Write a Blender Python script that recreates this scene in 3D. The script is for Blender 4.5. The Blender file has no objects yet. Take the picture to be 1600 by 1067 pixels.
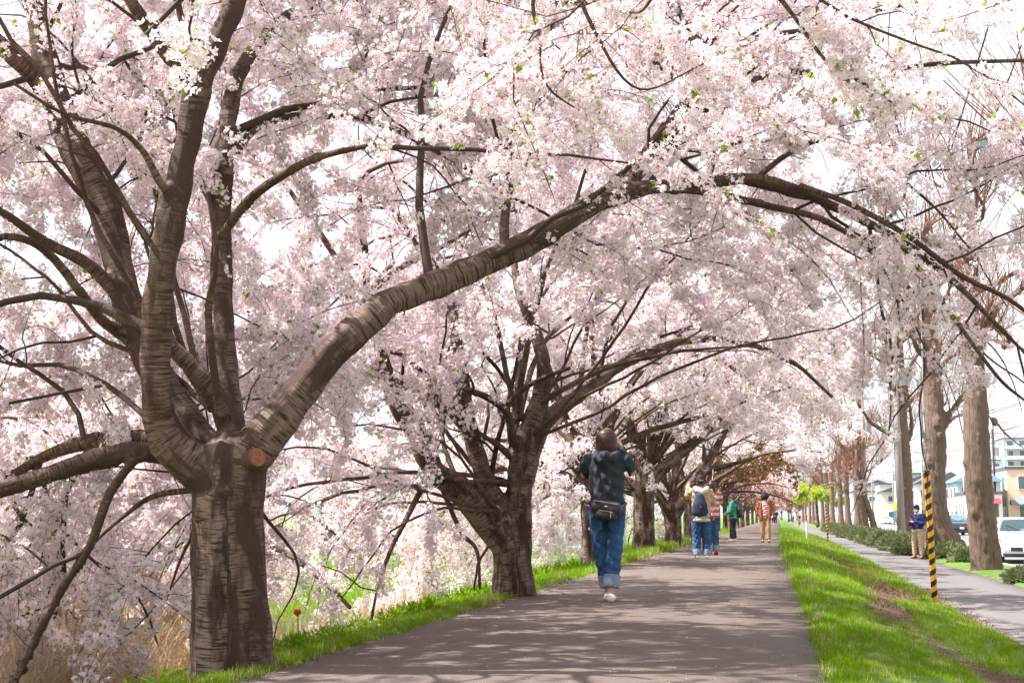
import bpy, bmesh, math, random
import numpy as np
from mathutils import Vector, Matrix, noise as mn
R_ = math.radians
scene = bpy.context.scene
COL = scene.collection

# ------------------------------------------------------------------ camera
F_PX, CXP, CYP = 2000.0, 800.0, 533.5
CAM = np.array([0.0, 0.0, 0.88])
phi = math.atan(273/2000); theta = math.atan(0.2075*math.cos(phi))
Fv = np.array([-math.sin(theta)*math.cos(phi), math.cos(theta)*math.cos(phi), math.sin(phi)])
Rv = np.array([math.cos(theta), math.sin(theta), 0.0])
Uv = np.cross(Rv, Fv)
cd = bpy.data.cameras.new('camera'); cam = bpy.data.objects.new('camera', cd); COL.objects.link(cam)
M = Matrix(((Rv[0], Uv[0], -Fv[0], CAM[0]), (Rv[1], Uv[1], -Fv[1], CAM[1]), (Rv[2], Uv[2], -Fv[2], CAM[2]), (0, 0, 0, 1)))
cam.matrix_world = M
cd.lens = 45; cd.sensor_width = 36; cd.clip_start = 0.05; cd.clip_end = 6000
scene.camera = cam

# ------------------------------------------------------------------ light
SUN_EL, SUN_AZ = R_(56), R_(-104)       # azimuth measured from +Y clockwise: sun to the left and a little behind
sdir = Vector((math.sin(SUN_AZ)*math.cos(SUN_EL), math.cos(SUN_AZ)*math.cos(SUN_EL), math.sin(SUN_EL)))
sd = bpy.data.lights.new('sun', 'SUN'); sd.energy = 5.0; sd.angle = R_(0.55); sd.color = (1.0, 0.965, 0.92)
so = bpy.data.objects.new('sun', sd); COL.objects.link(so)
so.rotation_euler = sdir.to_track_quat('Z', 'Y').to_euler(); so.location = (-20, -8, 30)
w = bpy.data.worlds.new('World'); scene.world = w; w.use_nodes = True
nt = w.node_tree; nt.nodes.clear()
wo = nt.nodes.new('ShaderNodeOutputWorld'); bg = nt.nodes.new('ShaderNodeBackground')
sk = nt.nodes.new('ShaderNodeTexSky'); sk.sky_type = 'NISHITA'; sk.sun_disc = False
sk.sun_elevation = SUN_EL; sk.sun_rotation = SUN_AZ; sk.air_density = 1.0; sk.dust_density = 4.0; sk.ozone_density = 1.0
hs = nt.nodes.new('ShaderNodeHueSaturation'); hs.inputs['Saturation'].default_value = 0.35
mxw = nt.nodes.new('ShaderNodeMix'); mxw.data_type = 'RGBA'; mxw.inputs['Factor'].default_value = 0.5
mxw.inputs['B'].default_value = (7.6, 7.5, 7.75, 1)      # thin bright high cloud over the blue
nt.links.new(sk.outputs[0], hs.inputs['Color']); nt.links.new(hs.outputs[0], mxw.inputs['A'])
nt.links.new(mxw.outputs['Result'], bg.inputs[0]); nt.links.new(bg.outputs[0], wo.inputs[0])
bg.inputs[1].default_value = 0.1
vs = scene.view_settings
vs.view_transform = 'Standard'; vs.look = 'None'; vs.gamma = 1.0; vs.exposure = 1.24; vs.use_curve_mapping = False
scene.cycles.max_bounces = 6; scene.cycles.diffuse_bounces = 3; scene.cycles.transmission_bounces = 4
scene.cycles.sample_clamp_indirect = 6

# ------------------------------------------------------------------ helpers
def ray(px, py):
    return Fv + Rv*(px-CXP)/F_PX + Uv*(CYP-py)/F_PX
def P(px, py, D):
    return CAM + ray(px, py)*D
def G(px, py, z=0.0):
    d = ray(px, py); return CAM + d*((z-CAM[2])/d[2])
def tag(o, label=None, cat=None, group=None, kind=None):
    if label: o['label'] = label
    if cat: o['category'] = cat
    if group: o['group'] = group
    if kind: o['kind'] = kind
    return o
def empty(name, loc, label, cat, group=None, rz=0):
    o = bpy.data.objects.new(name, None); COL.objects.link(o); o.location = tuple(loc); o.rotation_euler.z = rz
    o.empty_display_size = 0.2
    return tag(o, label, cat, group)
def link(name, me, mats, parent=None):
    for m in (mats if isinstance(mats, (list, tuple)) else [mats]): me.materials.append(m)
    o = bpy.data.objects.new(name, me); COL.objects.link(o)
    if parent: o.parent = parent
    return o
def npmesh(name, V, Fc, smooth=True, mi=None, attr=None):
    """V (n,3), Fc list of arrays of faces (m,k)"""
    me = bpy.data.meshes.new(name)
    Fc = [np.asarray(f, dtype=np.int32) for f in (Fc if isinstance(Fc, list) else [Fc]) if len(f)]
    V = np.asarray(V, dtype=np.float32)
    me.vertices.add(len(V)); me.vertices.foreach_set('co', V.ravel())
    tot = sum(f.size for f in Fc); nf = sum(len(f) for f in Fc)
    me.loops.add(tot); me.polygons.add(nf)
    me.loops.foreach_set('vertex_index', np.concatenate([f.ravel() for f in Fc]))
    cnt = np.concatenate([np.full(len(f), f.shape[1], dtype=np.int32) for f in Fc])
    st = np.concatenate([[0], np.cumsum(cnt)[:-1]]).astype(np.int32)
    me.polygons.foreach_set('loop_start', st)
    if mi is not None: me.polygons.foreach_set('material_index', np.asarray(mi, dtype=np.int32))
    me.polygons.foreach_set('use_smooth', np.full(nf, smooth))
    if attr is not None:
        for k, a in attr.items():
            a = np.asarray(a, dtype=np.float32)
            at = me.attributes.new(k, 'FLOAT_VECTOR' if a.ndim == 2 else 'FLOAT', 'POINT')
            at.data.foreach_set('vector' if a.ndim == 2 else 'value', a.ravel())
    me.update(calc_edges=True)
    return me
class MB:
    """collects simple solids"""
    def __init__(s): s.v = []; s.f = []; s.m = []
    def add(s, vs, fs, m=0):
        b = len(s.v); s.v += [tuple(v) for v in vs]; s.f += [tuple(b+i for i in f) for f in fs]; s.m += [m]*len(fs)
    def box(s, c, d, m=0, rz=0, M4=None):
        x, y, z = (d[0]/2, d[1]/2, d[2]/2); ca, sa = math.cos(rz), math.sin(rz)
        vs = []
        for (i, j, k) in ((-1,-1,-1),(1,-1,-1),(1,1,-1),(-1,1,-1),(-1,-1,1),(1,-1,1),(1,1,1),(-1,1,1)):
            a, b, e = i*x, j*y, k*z
            vs.append((c[0]+a*ca-b*sa, c[1]+a*sa+b*ca, c[2]+e))
        s.add(vs, [(0,3,2,1),(4,5,6,7),(0,1,5,4),(1,2,6,5),(2,3,7,6),(3,0,4,7)], m)
    def tube(s, pts, rad, n=8, m=0, caps=True):
        pts = [Vector(p) for p in pts]; rad = rad if isinstance(rad, (list, tuple)) else [rad]*len(pts)
        b = len(s.v); ref = None
        for i, p in enumerate(pts):
            t = (pts[min(i+1, len(pts)-1)]-pts[max(i-1, 0)]).normalized()
            if ref is None: ref = t.orthogonal().normalized()
            a = (ref-t*ref.dot(t)).normalized(); c = t.cross(a); ref = a
            for k in range(n):
                q = 2*math.pi*k/n; s.v.append(tuple(p+(a*math.cos(q)+c*math.sin(q))*rad[i]))
        for i in range(len(pts)-1):
            for k in range(n):
                k2 = (k+1) % n; s.f.append((b+i*n+k, b+i*n+k2, b+(i+1)*n+k2, b+(i+1)*n+k)); s.m.append(m)
        if caps:
            s.f.append(tuple(b+k for k in reversed(range(n)))); s.f.append(tuple(b+(len(pts)-1)*n+k for k in range(n))); s.m += [m, m]
    def build(s, name, mats, parent=None, smooth=False, bevel=0):
        me = bpy.data.meshes.new(name); me.from_pydata(s.v, [], s.f)
        me.polygons.foreach_set('material_index', s.m)
        if smooth: me.polygons.foreach_set('use_smooth', [True]*len(s.f))
        me.update()
        o = link(name, me, mats, parent)
        if bevel:
            md = o.modifiers.new('bevel', 'BEVEL'); md.width = bevel; md.segments = 2; md.limit_method = 'ANGLE'
        return o

# ------------------------------------------------------------------ materials
def newmat(name):
    m = bpy.data.materials.new(name); m.use_nodes = True; n = m.node_tree.nodes; n.clear()
    out = n.new('ShaderNodeOutputMaterial'); b = n.new('ShaderNodeBsdfPrincipled')
    m.node_tree.links.new(b.outputs[0], out.inputs[0]); return m, m.node_tree, b, out
def c4(c): return (c[0], c[1], c[2], 1)
def N(nt, t, **kw):
    n = nt.nodes.new(t)
    for k, v in kw.items():
        if k in n.inputs: n.inputs[k].default_value = v
        else: setattr(n, k, v)
    return n
def ramp(nt, fac, stops):
    r = nt.nodes.new('ShaderNodeValToRGB'); e = r.color_ramp.elements
    while len(e) > 1: e.remove(e[-1])
    e[0].position = stops[0][0]; e[0].color = c4(stops[0][1])
    for p, c in stops[1:]:
        x = e.new(p); x.color = c4(c)
    nt.links.new(fac, r.inputs[0]); return r.outputs[0]
def mix(nt, f, a, b, mode='MIX'):
    m = nt.nodes.new('ShaderNodeMix'); m.data_type = 'RGBA'; m.blend_type = mode
    for s, v in (('Factor', f), ('A', a), ('B', b)):
        if hasattr(v, 'is_output'): nt.links.new(v, m.inputs[s])
        else: m.inputs[s].default_value = v if s == 'Factor' else c4(v)
    return m.outputs['Result']
def coords(nt, scale=(1,1,1), attr=None, obj=False):
    if attr: a = N(nt, 'ShaderNodeAttribute'); a.attribute_name = attr; o = a.outputs['Vector']
    elif obj: o = nt.nodes.new('ShaderNodeTexCoord').outputs['Object']
    else: o = nt.nodes.new('ShaderNodeNewGeometry').outputs['Position']
    mp = nt.nodes.new('ShaderNodeMapping'); mp.inputs['Scale'].default_value = scale
    nt.links.new(o, mp.inputs[0]); return mp.outputs[0]
def nz(nt, co, scale, detail=4, rough=.55):
    n = N(nt, 'ShaderNodeTexNoise'); n.inputs['Scale'].default_value = scale; n.inputs['Detail'].default_value = detail
    n.inputs['Roughness'].default_value = rough; nt.links.new(co, n.inputs['Vector']); return n.outputs['Fac']
def bump(nt, b, h, s, dist=.01):
    n = N(nt, 'ShaderNodeBump'); n.inputs['Strength'].default_value = s; n.inputs['Distance'].default_value = dist
    nt.links.new(h, n.inputs['Height']); nt.links.new(n.outputs[0], b.inputs['Normal'])
def simple(name, col, rough=.6, var=.15, scale=8, metal=0, bmp=0, coat=0, obj=True, col2=None):
    m, nt, b, o = newmat(name)
    co = coords(nt, obj=obj); f = nz(nt, co, scale, 5)
    c2 = col2 or tuple(x*(1-var) for x in col); c1 = col if col2 else tuple(min(1, x*(1+var)) for x in col)
    nt.links.new(ramp(nt, f, [(.3, c1), (.7, c2)]), b.inputs['Base Color'])
    b.inputs['Roughness'].default_value = rough; b.inputs['Metallic'].default_value = metal
    if coat: b.inputs['Coat Weight'].default_value = coat
    if bmp: bump(nt, b, f, bmp)
    return m

def bark_mat(name, dark, mid, light, band=1.0, amt=.55):
    m, nt, b, o = newmat(name)
    co = coords(nt, (7, 7, 85), attr='bark')
    bands = nz(nt, co, 1.0, 4, .62)
    big = nz(nt, coords(nt, (7, 7, 2.2), attr='bark'), 1.0, 5, .6)
    fine = nz(nt, coords(nt, (60, 60, 18), attr='bark'), 1.0, 5, .7)
    rough = nz(nt, coords(nt, (1, 1, 1)), 22, 6, .7)
    cb = ramp(nt, bands, [(.35, dark), (.41, mid), (.51, light), (.8, tuple(x*.72 for x in light))])
    cr = ramp(nt, fine, [(.3, tuple(x*.7 for x in dark)), (.7, tuple(x*1.2 for x in mid))])
    mask = ramp(nt, big, [(amt-.07, (1, 1, 1)), (amt+.05, (0, 0, 0))])
    col = mix(nt, mask, cr, cb)
    ra = N(nt, 'ShaderNodeAttribute'); ra.attribute_name = 'rad'       # young limbs are smoother and browner than the old trunk
    young = ramp(nt, bands, [(.34, dark), (.44, mid), (.55, tuple(a*.55+b*.45 for a, b in zip(light, mid))), (.8, mid)])
    young = mix(nt, mask, tuple(x*.8 for x in mid), young)
    col = mix(nt, ramp(nt, ra.outputs['Fac'], [(.10, (0, 0, 0)), (.17, (1, 1, 1))]), young, col)
    nt.links.new(col, b.inputs['Base Color']); b.inputs['Roughness'].default_value = .72
    b.inputs['Specular IOR Level'].default_value = .35
    md = N(nt, 'ShaderNodeMath', operation='MULTIPLY_ADD'); md.inputs[1].default_value = .6
    nt.links.new(bands, md.inputs[0]); nt.links.new(fine, md.inputs[2])
    md2 = N(nt, 'ShaderNodeMath', operation='ADD'); nt.links.new(md.outputs[0], md2.inputs[0]); nt.links.new(rough, md2.inputs[1])
    bump(nt, b, md2.outputs[0], .8, .010)
    return m
M_BARK = bark_mat('cherry_bark', (.018, .008, .005), (.075, .037, .026), (.285, .20, .165), amt=.505)
M_TWIG = simple('twig_bark', (.045, .022, .016), .7, .35, 14)
def furrow_mat(name, dark, light):
    m, nt, b, o = newmat(name)
    f = nz(nt, coords(nt, (34, 34, 3.0), attr='bark'), 1.0, 6, .65)
    g = nz(nt, coords(nt, (1, 1, 1)), 3, 3)
    c = ramp(nt, f, [(.34, dark), (.52, light), (.7, tuple(x*1.25 for x in light))])
    c = mix(nt, g, c, tuple(x*.8 for x in light))
    nt.links.new(c, b.inputs['Base Color']); b.inputs['Roughness'].default_value = .85
    bump(nt, b, f, 1.0, .05)
    return m
M_FURROW = furrow_mat('furrowed_bark', (.032, .016, .011), (.205, .135, .10))
M_SHOOT = simple('reddish_shoot', (.22, .095, .055), .7, .3, 10)

def petal_mat(name, c1, c2, trans=.30, hue=True):
    m, nt, b, out = newmat(name)
    oi = nt.nodes.new('ShaderNodeObjectInfo')
    col = mix(nt, oi.outputs['Random'], c1, c2)
    d = nt.nodes.new('ShaderNodeBsdfDiffuse'); t = nt.nodes.new('ShaderNodeBsdfTranslucent')
    nt.links.new(col, d.inputs[0]); nt.links.new(col, t.inputs[0])
    mx = nt.nodes.new('ShaderNodeMixShader'); mx.inputs[0].default_value = trans
    nt.links.new(d.outputs[0], mx.inputs[1]); nt.links.new(t.outputs[0], mx.inputs[2]); nt.links.new(mx.outputs[0], out.inputs[0])
    nt.nodes.remove(b)
    return m
M_PETAL = petal_mat('cherry_petal', (.935, .865, .89), (.915, .765, .825))
M_PETAL2 = petal_mat('rosy_petal', (.85, .55, .60), (.88, .66, .68))
M_HEART = petal_mat('flower_heart', (.62, .20, .26), (.52, .17, .17), .2)
M_CALYX = petal_mat('calyx_and_bud_scale', (.20, .055, .04), (.30, .12, .06), .15)
M_BUDLEAF = petal_mat('young_leaf', (.25, .42, .04), (.26, .30, .05), .4)
M_BRONZE = petal_mat('bronze_leaf', (.22, .11, .05), (.28, .17, .07), .45)
M_YLEAF = petal_mat('fresh_yellow_leaf', (.50, .58, .08), (.40, .50, .06), .5)

def leafy_grass(name, c1, c2, trans=.4):
    return petal_mat(name, c1, c2, trans)
M_BLADE = leafy_grass('grass_blade', (.13, .27, .010), (.25, .38, .02))
M_DRY = leafy_grass('dry_reed', (.66, .54, .38), (.48, .34, .22), .3)
M_PLUME = leafy_grass('reed_plume', (.64, .48, .26), (.56, .40, .22), .35)
M_SHRUB = leafy_grass('shrub_leaf', (.12, .15, .06), (.20, .22, .12), .25)
# ------------------------------------------------------------------ instancing of uncountable stuff
def proto_collection(name, meshes):
    c = bpy.data.collections.new(name)
    for i, me in enumerate(meshes):
        o = bpy.data.objects.new('%s_%02d' % (name, i), me); c.objects.link(o)
    return c
_gn = {}
def gn_for(coll):
    if coll.name in _gn: return _gn[coll.name]
    g = bpy.data.node_groups.new('scatter_'+coll.name, 'GeometryNodeTree')
    g.interface.new_socket('Geometry', in_out='INPUT', socket_type='NodeSocketGeometry')
    g.interface.new_socket('Geometry', in_out='OUTPUT', socket_type='NodeSocketGeometry')
    gi = g.nodes.new('NodeGroupInput'); go = g.nodes.new('NodeGroupOutput')
    ip = g.nodes.new('GeometryNodeInstanceOnPoints'); ci = g.nodes.new('GeometryNodeCollectionInfo')
    ci.inputs['Collection'].default_value = coll; ci.inputs['Separate Children'].default_value = True; ci.inputs['Reset Children'].default_value = True
    def na(n, t):
        a = g.nodes.new('GeometryNodeInputNamedAttribute'); a.data_type = t; a.inputs['Name'].default_value = n; return a.outputs['Attribute']
    e2r = g.nodes.new('FunctionNodeEulerToRotation')
    g.links.new(gi.outputs[0], ip.inputs['Points']); g.links.new(ci.outputs[0], ip.inputs['Instance'])
    ip.inputs['Pick Instance'].default_value = True
    g.links.new(na('idx', 'INT'), ip.inputs['Instance Index'])
    g.links.new(na('rot', 'FLOAT_VECTOR'), e2r.inputs[0]); g.links.new(e2r.outputs[0], ip.inputs['Rotation'])
    g.links.new(na('scl', 'FLOAT_VECTOR'), ip.inputs['Scale'])
    g.links.new(ip.outputs[0], go.inputs[0])
    _gn[coll.name] = g; return g
def scatter(name, coll, pts, rot, scl, idx, parent=None, kind='stuff'):
    me = bpy.data.meshes.new(name); n = len(pts)
    me.vertices.add(n); me.vertices.foreach_set('co', np.asarray(pts, np.float32).ravel())
    scl = np.asarray(scl, np.float32)
    if scl.ndim == 1: scl = np.repeat(scl[:, None], 3, 1)
    for k, t, a, f in (('rot', 'FLOAT_VECTOR', rot, 'vector'), ('scl', 'FLOAT_VECTOR', scl, 'vector'), ('idx', 'INT', idx, 'value')):
        at = me.attributes.new(k, t, 'POINT'); at.data.foreach_set(f, np.asarray(a, np.int32 if t == 'INT' else np.float32).ravel())
    me.update()
    o = bpy.data.objects.new(name, me); COL.objects.link(o)
    if parent: o.parent = parent
    md = o.modifiers.new('scatter', 'NODES'); md.node_group = gn_for(coll)
    if kind: o['kind'] = kind
    return o

# ------------------------------------------------------------------ blossom clusters
def unit(v): return v/np.maximum(np.linalg.norm(v, axis=-1, keepdims=True), 1e-9)
def flower(V, Fq, Ft, mq, mt, c, n, size, rng, lod):
    n = unit(n); a = unit(np.cross(n, rng.normal(size=3))); b = np.cross(n, a)
    cup = rng.uniform(.0, .5)
    base = len(V)
    if lod == 0:
        V.append(c)
        for k in range(5):
            q = 2*math.pi*k/5
            def pt(r, dq, h): return c+(a*math.cos(q+dq)+b*math.sin(q+dq))*r*size+n*h*size
            i = len(V)
            V.extend([pt(.34, -.50, cup*.3), pt(.50, 0.0, cup*.6+.03), pt(.34, .50, cup*.3)])
            Fq.append((base, i, i+1, i+2)); mq.append(0)
        i = len(V)
        for k in range(4):
            q = 2*math.pi*(k+.5)/4; V.append(c+(a*math.cos(q)+b*math.sin(q))*.085*size+n*.06*size)
        Fq.append((i, i+1, i+2, i+3)); mq.append(1)
    elif lod == 1:
        V.append(c)
        for k in range(5):
            q = 2*math.pi*k/5
            i = len(V)
            for dq in (-.42, .42): V.append(c+(a*math.cos(q+dq)+b*math.sin(q+dq))*.47*size+n*cup*.5*size)
            Ft.append((base, i, i+1)); mt.append(0)
        if rng.random() < .5:
            i = len(V)
            for k in range(3):
                q = 2*math.pi*k/3; V.append(c+(a*math.cos(q)+b*math.sin(q))*.11*size+n*.07*size)
            Ft.append((i, i+1, i+2)); mt.append(1)
    else:
        i = len(V)
        for k in range(4):
            q = 2*math.pi*k/4; V.append(c+(a*math.cos(q)+b*math.sin(q))*.5*size)
        Fq.append((i, i+1, i+2, i+3)); mq.append(0)
def cluster(seed, nf, size, rad, lod, leaves=0, leaf_len=.035, calyx=0):
    rng = np.random.default_rng(seed); V = []; Fq = []; Ft = []; mq = []; mt = []
    for i in range(nf):
        d = unit(rng.normal(size=3)); d[2] -= .1
        c = d*rad*rng.uniform(.65, 1.15)*np.array([1, 1, .9])
        flower(V, Fq, Ft, mq, mt, c, d+rng.normal(size=3)*.35, size*rng.uniform(.85, 1.12), rng, lod)
    for i in range(leaves):
        d = unit(rng.normal(size=3)+np.array([0, 0, .6])); c = d*rad*.7; s = unit(np.cross(d, rng.normal(size=3)))
        L = leaf_len*rng.uniform(.7, 1.3); k = len(V)
        V.extend([c, c+d*L*.5+s*L*.27, c+d*L*1.05, c+d*L*.5-s*L*.27]); Fq.append((k, k+1, k+2, k+3)); mq.append(2)
    for i in range(calyx):
        d = unit(rng.normal(size=3)); c = d*rad*rng.uniform(.75, 1.25); s = unit(np.cross(d, rng.normal(size=3))); e = unit(rng.normal(size=3)); L = size*rng.uniform(.35, .75); k = len(V)
        V.extend([c, c+e*L*.5+s*L*.16, c+e*L, c+e*L*.5-s*L*.16]); Fq.append((k, k+1, k+2, k+3)); mq.append(3)
    fs = []; mi = []
    if Fq: fs.append(np.array(Fq)); mi += mq
    if Ft: fs.append(np.array(Ft)); mi += mt
    return npmesh('cluster', np.array(V), fs, smooth=False, mi=mi)
def petal_set(name, lod, mats, nf, size, rad, leaf=(0, 0, 0, 2, 0, 2, 0, 4), leaf_len=.05, calyx=0):
    ms = []
    for i, lv in enumerate(leaf):
        me = cluster(100+i, nf, size, rad, lod, lv, leaf_len, calyx)
        for m in mats: me.materials.append(m)
        ms.append(me)
    return proto_collection(name, ms)
PC_NEAR = petal_set('near_cluster', 0, (M_PETAL, M_HEART, M_BUDLEAF, M_CALYX), 18, .035, .052, leaf_len=.034, calyx=7)
PC_MID = petal_set('mid_cluster', 1, (M_PETAL, M_HEART, M_BUDLEAF, M_CALYX), 17, .041, .07, leaf_len=.05, calyx=7)
PC_FAR = petal_set('far_cluster', 2, (M_PETAL, M_HEART, M_BUDLEAF, M_CALYX), 18, .06, .14, leaf_len=.07, calyx=6)
PC_ROSE = petal_set('rosy_cluster', 2, (M_PETAL2, M_HEART, M_BRONZE), 12, .09, .16, (2, 3, 4, 5), .14)
PC_BRONZE = petal_set('bronze_cluster', 2, (M_PETAL2, M_HEART, M_BRONZE), 3, .06, .15, (12, 12, 14, 16), .12)
PC_YEL = petal_set('yellow_leaf_cluster', 2, (M_PETAL2, M_HEART, M_YLEAF), 0, .06, .18, (16, 16, 18, 20), .15)

# ------------------------------------------------------------------ branches (vectorised growth)
def resample(pts, rad, n=24):
    pts = np.asarray(pts, float); rad = np.asarray(rad, float); m = len(pts)
    ext = np.vstack([2*pts[0]-pts[1], pts, 2*pts[-1]-pts[-2]])
    out = []; ro = []
    for j in range(n+1):
        u = j/n*(m-1); i = min(int(u), m-2); t = u-i
        p0, p1, p2, p3 = ext[i], ext[i+1], ext[i+2], ext[i+3]
        out.append(.5*((2*p1)+(-p0+p2)*t+(2*p0-5*p1+4*p2-p3)*t*t+(-p0+3*p1-3*p2+p3)*t**3))
        ro.append(rad[i]*(1-t)+rad[i+1]*t)
    return np.array(out), np.array(ro)
def grow(base, d, L, r0, nseg, rng, wob, droop, taper=.3):
    Np = len(base); Pn = np.zeros((Np, nseg+1, 3)); Pn[:, 0] = base; d = unit(d).copy()
    step = (L/nseg)[:, None]
    for i in range(nseg):
        d = d+rng.normal(size=(Np, 3))*wob; d[:, 2] -= droop*(i+1)/nseg; d = unit(d)
        Pn[:, i+1] = Pn[:, i]+d*step
    Rr = r0[:, None]*(1-(1-taper)*np.linspace(0, 1, nseg+1)[None, :])
    return Pn, Rr
def spawn(Pn, Rr, dens, rng, t0, ang, lenr, rr, lift=0.0, tip=True):
    Np, n1, _ = Pn.shape; n = n1-1
    seg = np.linalg.norm(np.diff(Pn, axis=1), axis=2).sum(1)
    cnt = np.maximum(1, rng.poisson(seg*dens*(1-t0)))
    idx = np.repeat(np.arange(Np), cnt); t = rng.uniform(t0, 1, len(idx))
    f = t*n; i = np.minimum(f.astype(int), n-1); u = (f-i)[:, None]
    p = Pn[idx, i]*(1-u)+Pn[idx, i+1]*u; tg = unit(Pn[idx, i+1]-Pn[idx, i]); r = Rr[idx, i]
    pr = unit(np.cross(tg, rng.normal(size=tg.shape)))
    a = np.radians(rng.uniform(ang[0], ang[1], len(idx)))[:, None]
    d = tg*np.cos(a)+pr*np.sin(a); d[:, 2] += lift
    L = rng.uniform(lenr[0], lenr[1], len(idx))*(1.1-.35*t)
    r0 = np.maximum(np.minimum(r*rng.uniform(rr[0], rr[1], len(idx)), L*.012+.003), .0025)
    if tip:       # every branch end carries on
        p = np.vstack([p, Pn[:, -1]]); d = np.vstack([d, unit(Pn[:, -1]-Pn[:, -2])])
        L = np.concatenate([L, rng.uniform(lenr[0], lenr[1], Np)]); r0 = np.concatenate([r0, np.maximum(Rr[:, -1], .003)])
    return p, d, L, r0
def keep(Pn, test):
    ok = test(Pn.reshape(-1, 3)).reshape(Pn.shape[:2]).mean(1) > .85
    return ok
def tubes(Pn, Rr, sides):
    """(N,n+1,3) polylines -> verts, quads, bark coords"""
    Np, n1, _ = Pn.shape
    T = np.zeros_like(Pn); T[:, 1:-1] = Pn[:, 2:]-Pn[:, :-2]; T[:, 0] = Pn[:, 1]-Pn[:, 0]; T[:, -1] = Pn[:, -1]-Pn[:, -2]; T = unit(T)
    ch = unit(Pn[:, -1]-Pn[:, 0]); ref = np.where(np.abs(ch[:, 2:3]) < .8, np.array([[0, 0, 1.]]), np.array([[1., 0, 0]]))
    ref = unit(np.cross(ch, ref))[:, None, :]
    A = unit(ref-T*(ref*T).sum(-1, keepdims=True)); B = np.cross(T, A)
    q = np.arange(sides)*2*math.pi/sides
    V = Pn[:, :, None, :]+(A[:, :, None, :]*np.cos(q)[None, None, :, None]+B[:, :, None, :]*np.sin(q)[None, None, :, None])*Rr[:, :, None, None]
    s = np.concatenate([np.zeros((Np, 1)), np.cumsum(np.linalg.norm(np.diff(Pn, axis=1), axis=2), 1)], 1)
    off = np.arange(Np)[:, None]*1.7
    bk = np.zeros_like(V); bk[..., 0] = (Rr[:, :, None]*np.cos(q))+off[:, :, None]; bk[..., 1] = Rr[:, :, None]*np.sin(q); bk[..., 2] = (s+off)[:, :, None]
    i = np.arange(Np)[:, None, None]*n1*sides; j = np.arange(n1-1)[None, :, None]*sides; k = np.arange(sides)[None, None, :]; k2 = (k+1) % sides
    Fq = np.stack([i+j+k, i+j+k2, i+j+sides+k2, i+j+sides+k], -1).reshape(-1, 4)
    return V.reshape(-1, 3), Fq, bk.reshape(-1, 3)
def merge(parts):
    Vs = []; Fs = []; Bs = []; b = 0
    for V, Fq, B in parts:
        Vs.append(V); Fs.append(Fq+b); Bs.append(B); b += len(V)
    return np.vstack(Vs), np.vstack(Fs), np.vstack(Bs)

# fused solids: closed tapered tubes, voxel remeshed into one skin
def solid_tube(pts, rads, sides=12, ref=None, caps=True, cl=1.0):
    pts = [Vector(p) for p in pts]; n = len(pts)
    rads = [(r, r) if not isinstance(r, (tuple, list, np.ndarray)) else tuple(r) for r in rads]
    t0 = (pts[1]-pts[0]).normalized(); t1 = (pts[-1]-pts[-2]).normalized()
    P2 = []; R2 = []
    if caps:
        for k in (1.0, .8, .45): 
            s = math.sqrt(max(0, 1-k*k)) if k < 1 else .12
            m = min(rads[0])*cl; P2.append(pts[0]-t0*m*k); R2.append((rads[0][0]*s, rads[0][1]*s))
    P2 += pts; R2 += rads
    if caps:
        for k in (.45, .8, 1.0):
            s = math.sqrt(max(0, 1-k*k)) if k < 1 else .12
            m = min(rads[-1])*cl; P2.append(pts[-1]+t1*m*k); R2.append((rads[-1][0]*s, rads[-1][1]*s))
    V = []; Fc = []; rf = Vector(ref) if ref is not None else None
    for i, p in enumerate(P2):
        t = (P2[min(i+1, len(P2)-1)]-P2[max(i-1, 0)]).normalized()
        if rf is None: rf = t.orthogonal().normalized()
        a = (rf-t*rf.dot(t))
        a = a.normalized() if a.length > 1e-4 else t.orthogonal().normalized()
        if ref is None: rf = a
        c = t.cross(a)
        for k in range(sides):
            q = 2*math.pi*k/sides; V.append(p+a*math.cos(q)*R2[i][0]+c*math.sin(q)*R2[i][1])
    for i in range(len(P2)-1):
        for k in range(sides):
            k2 = (k+1) % sides; Fc.append((i*sides+k, i*sides+k2, (i+1)*sides+k2, (i+1)*sides+k))
    Fc.append(tuple(reversed(range(sides)))); Fc.append(tuple((len(P2)-1)*sides+k for k in range(sides)))
    return V, Fc
def fuse(tl, voxel, smooth=3):
    V = []; Fc = []
    for t in tl:
        v, f = solid_tube(*t[:2], **(t[2] if len(t) > 2 else {})); b = len(V)
        V += [tuple(x) for x in v]; Fc += [tuple(b+i for i in q) for q in f]
    me = bpy.data.meshes.new('tmp'); me.from_pydata(V, [], Fc); me.update()
    o = bpy.data.objects.new('tmp', me); COL.objects.link(o)
    md = o.modifiers.new('r', 'REMESH'); md.mode = 'VOXEL'; md.voxel_size = voxel; md.use_smooth_shade = True
    if smooth:
        sm = o.modifiers.new('s', 'SMOOTH'); sm.iterations = smooth; sm.factor = .5
    dg = bpy.context.evaluated_depsgraph_get(); dg.update()
    out = bpy.data.meshes.new_from_object(o.evaluated_get(dg))
    bpy.data.objects.remove(o); bpy.data.meshes.remove(me)
    out.polygons.foreach_set('use_smooth', [True]*len(out.polygons))
    return out
def mco(me):
    a = np.zeros(len(me.vertices)*3, np.float32); me.vertices.foreach_get('co', a); return a.reshape(-1, 3).astype(float)
def mno(me):
    a = np.zeros(len(me.vertices)*3, np.float32); me.vertices.foreach_get('normal', a); return a.reshape(-1, 3).astype(float)
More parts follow.
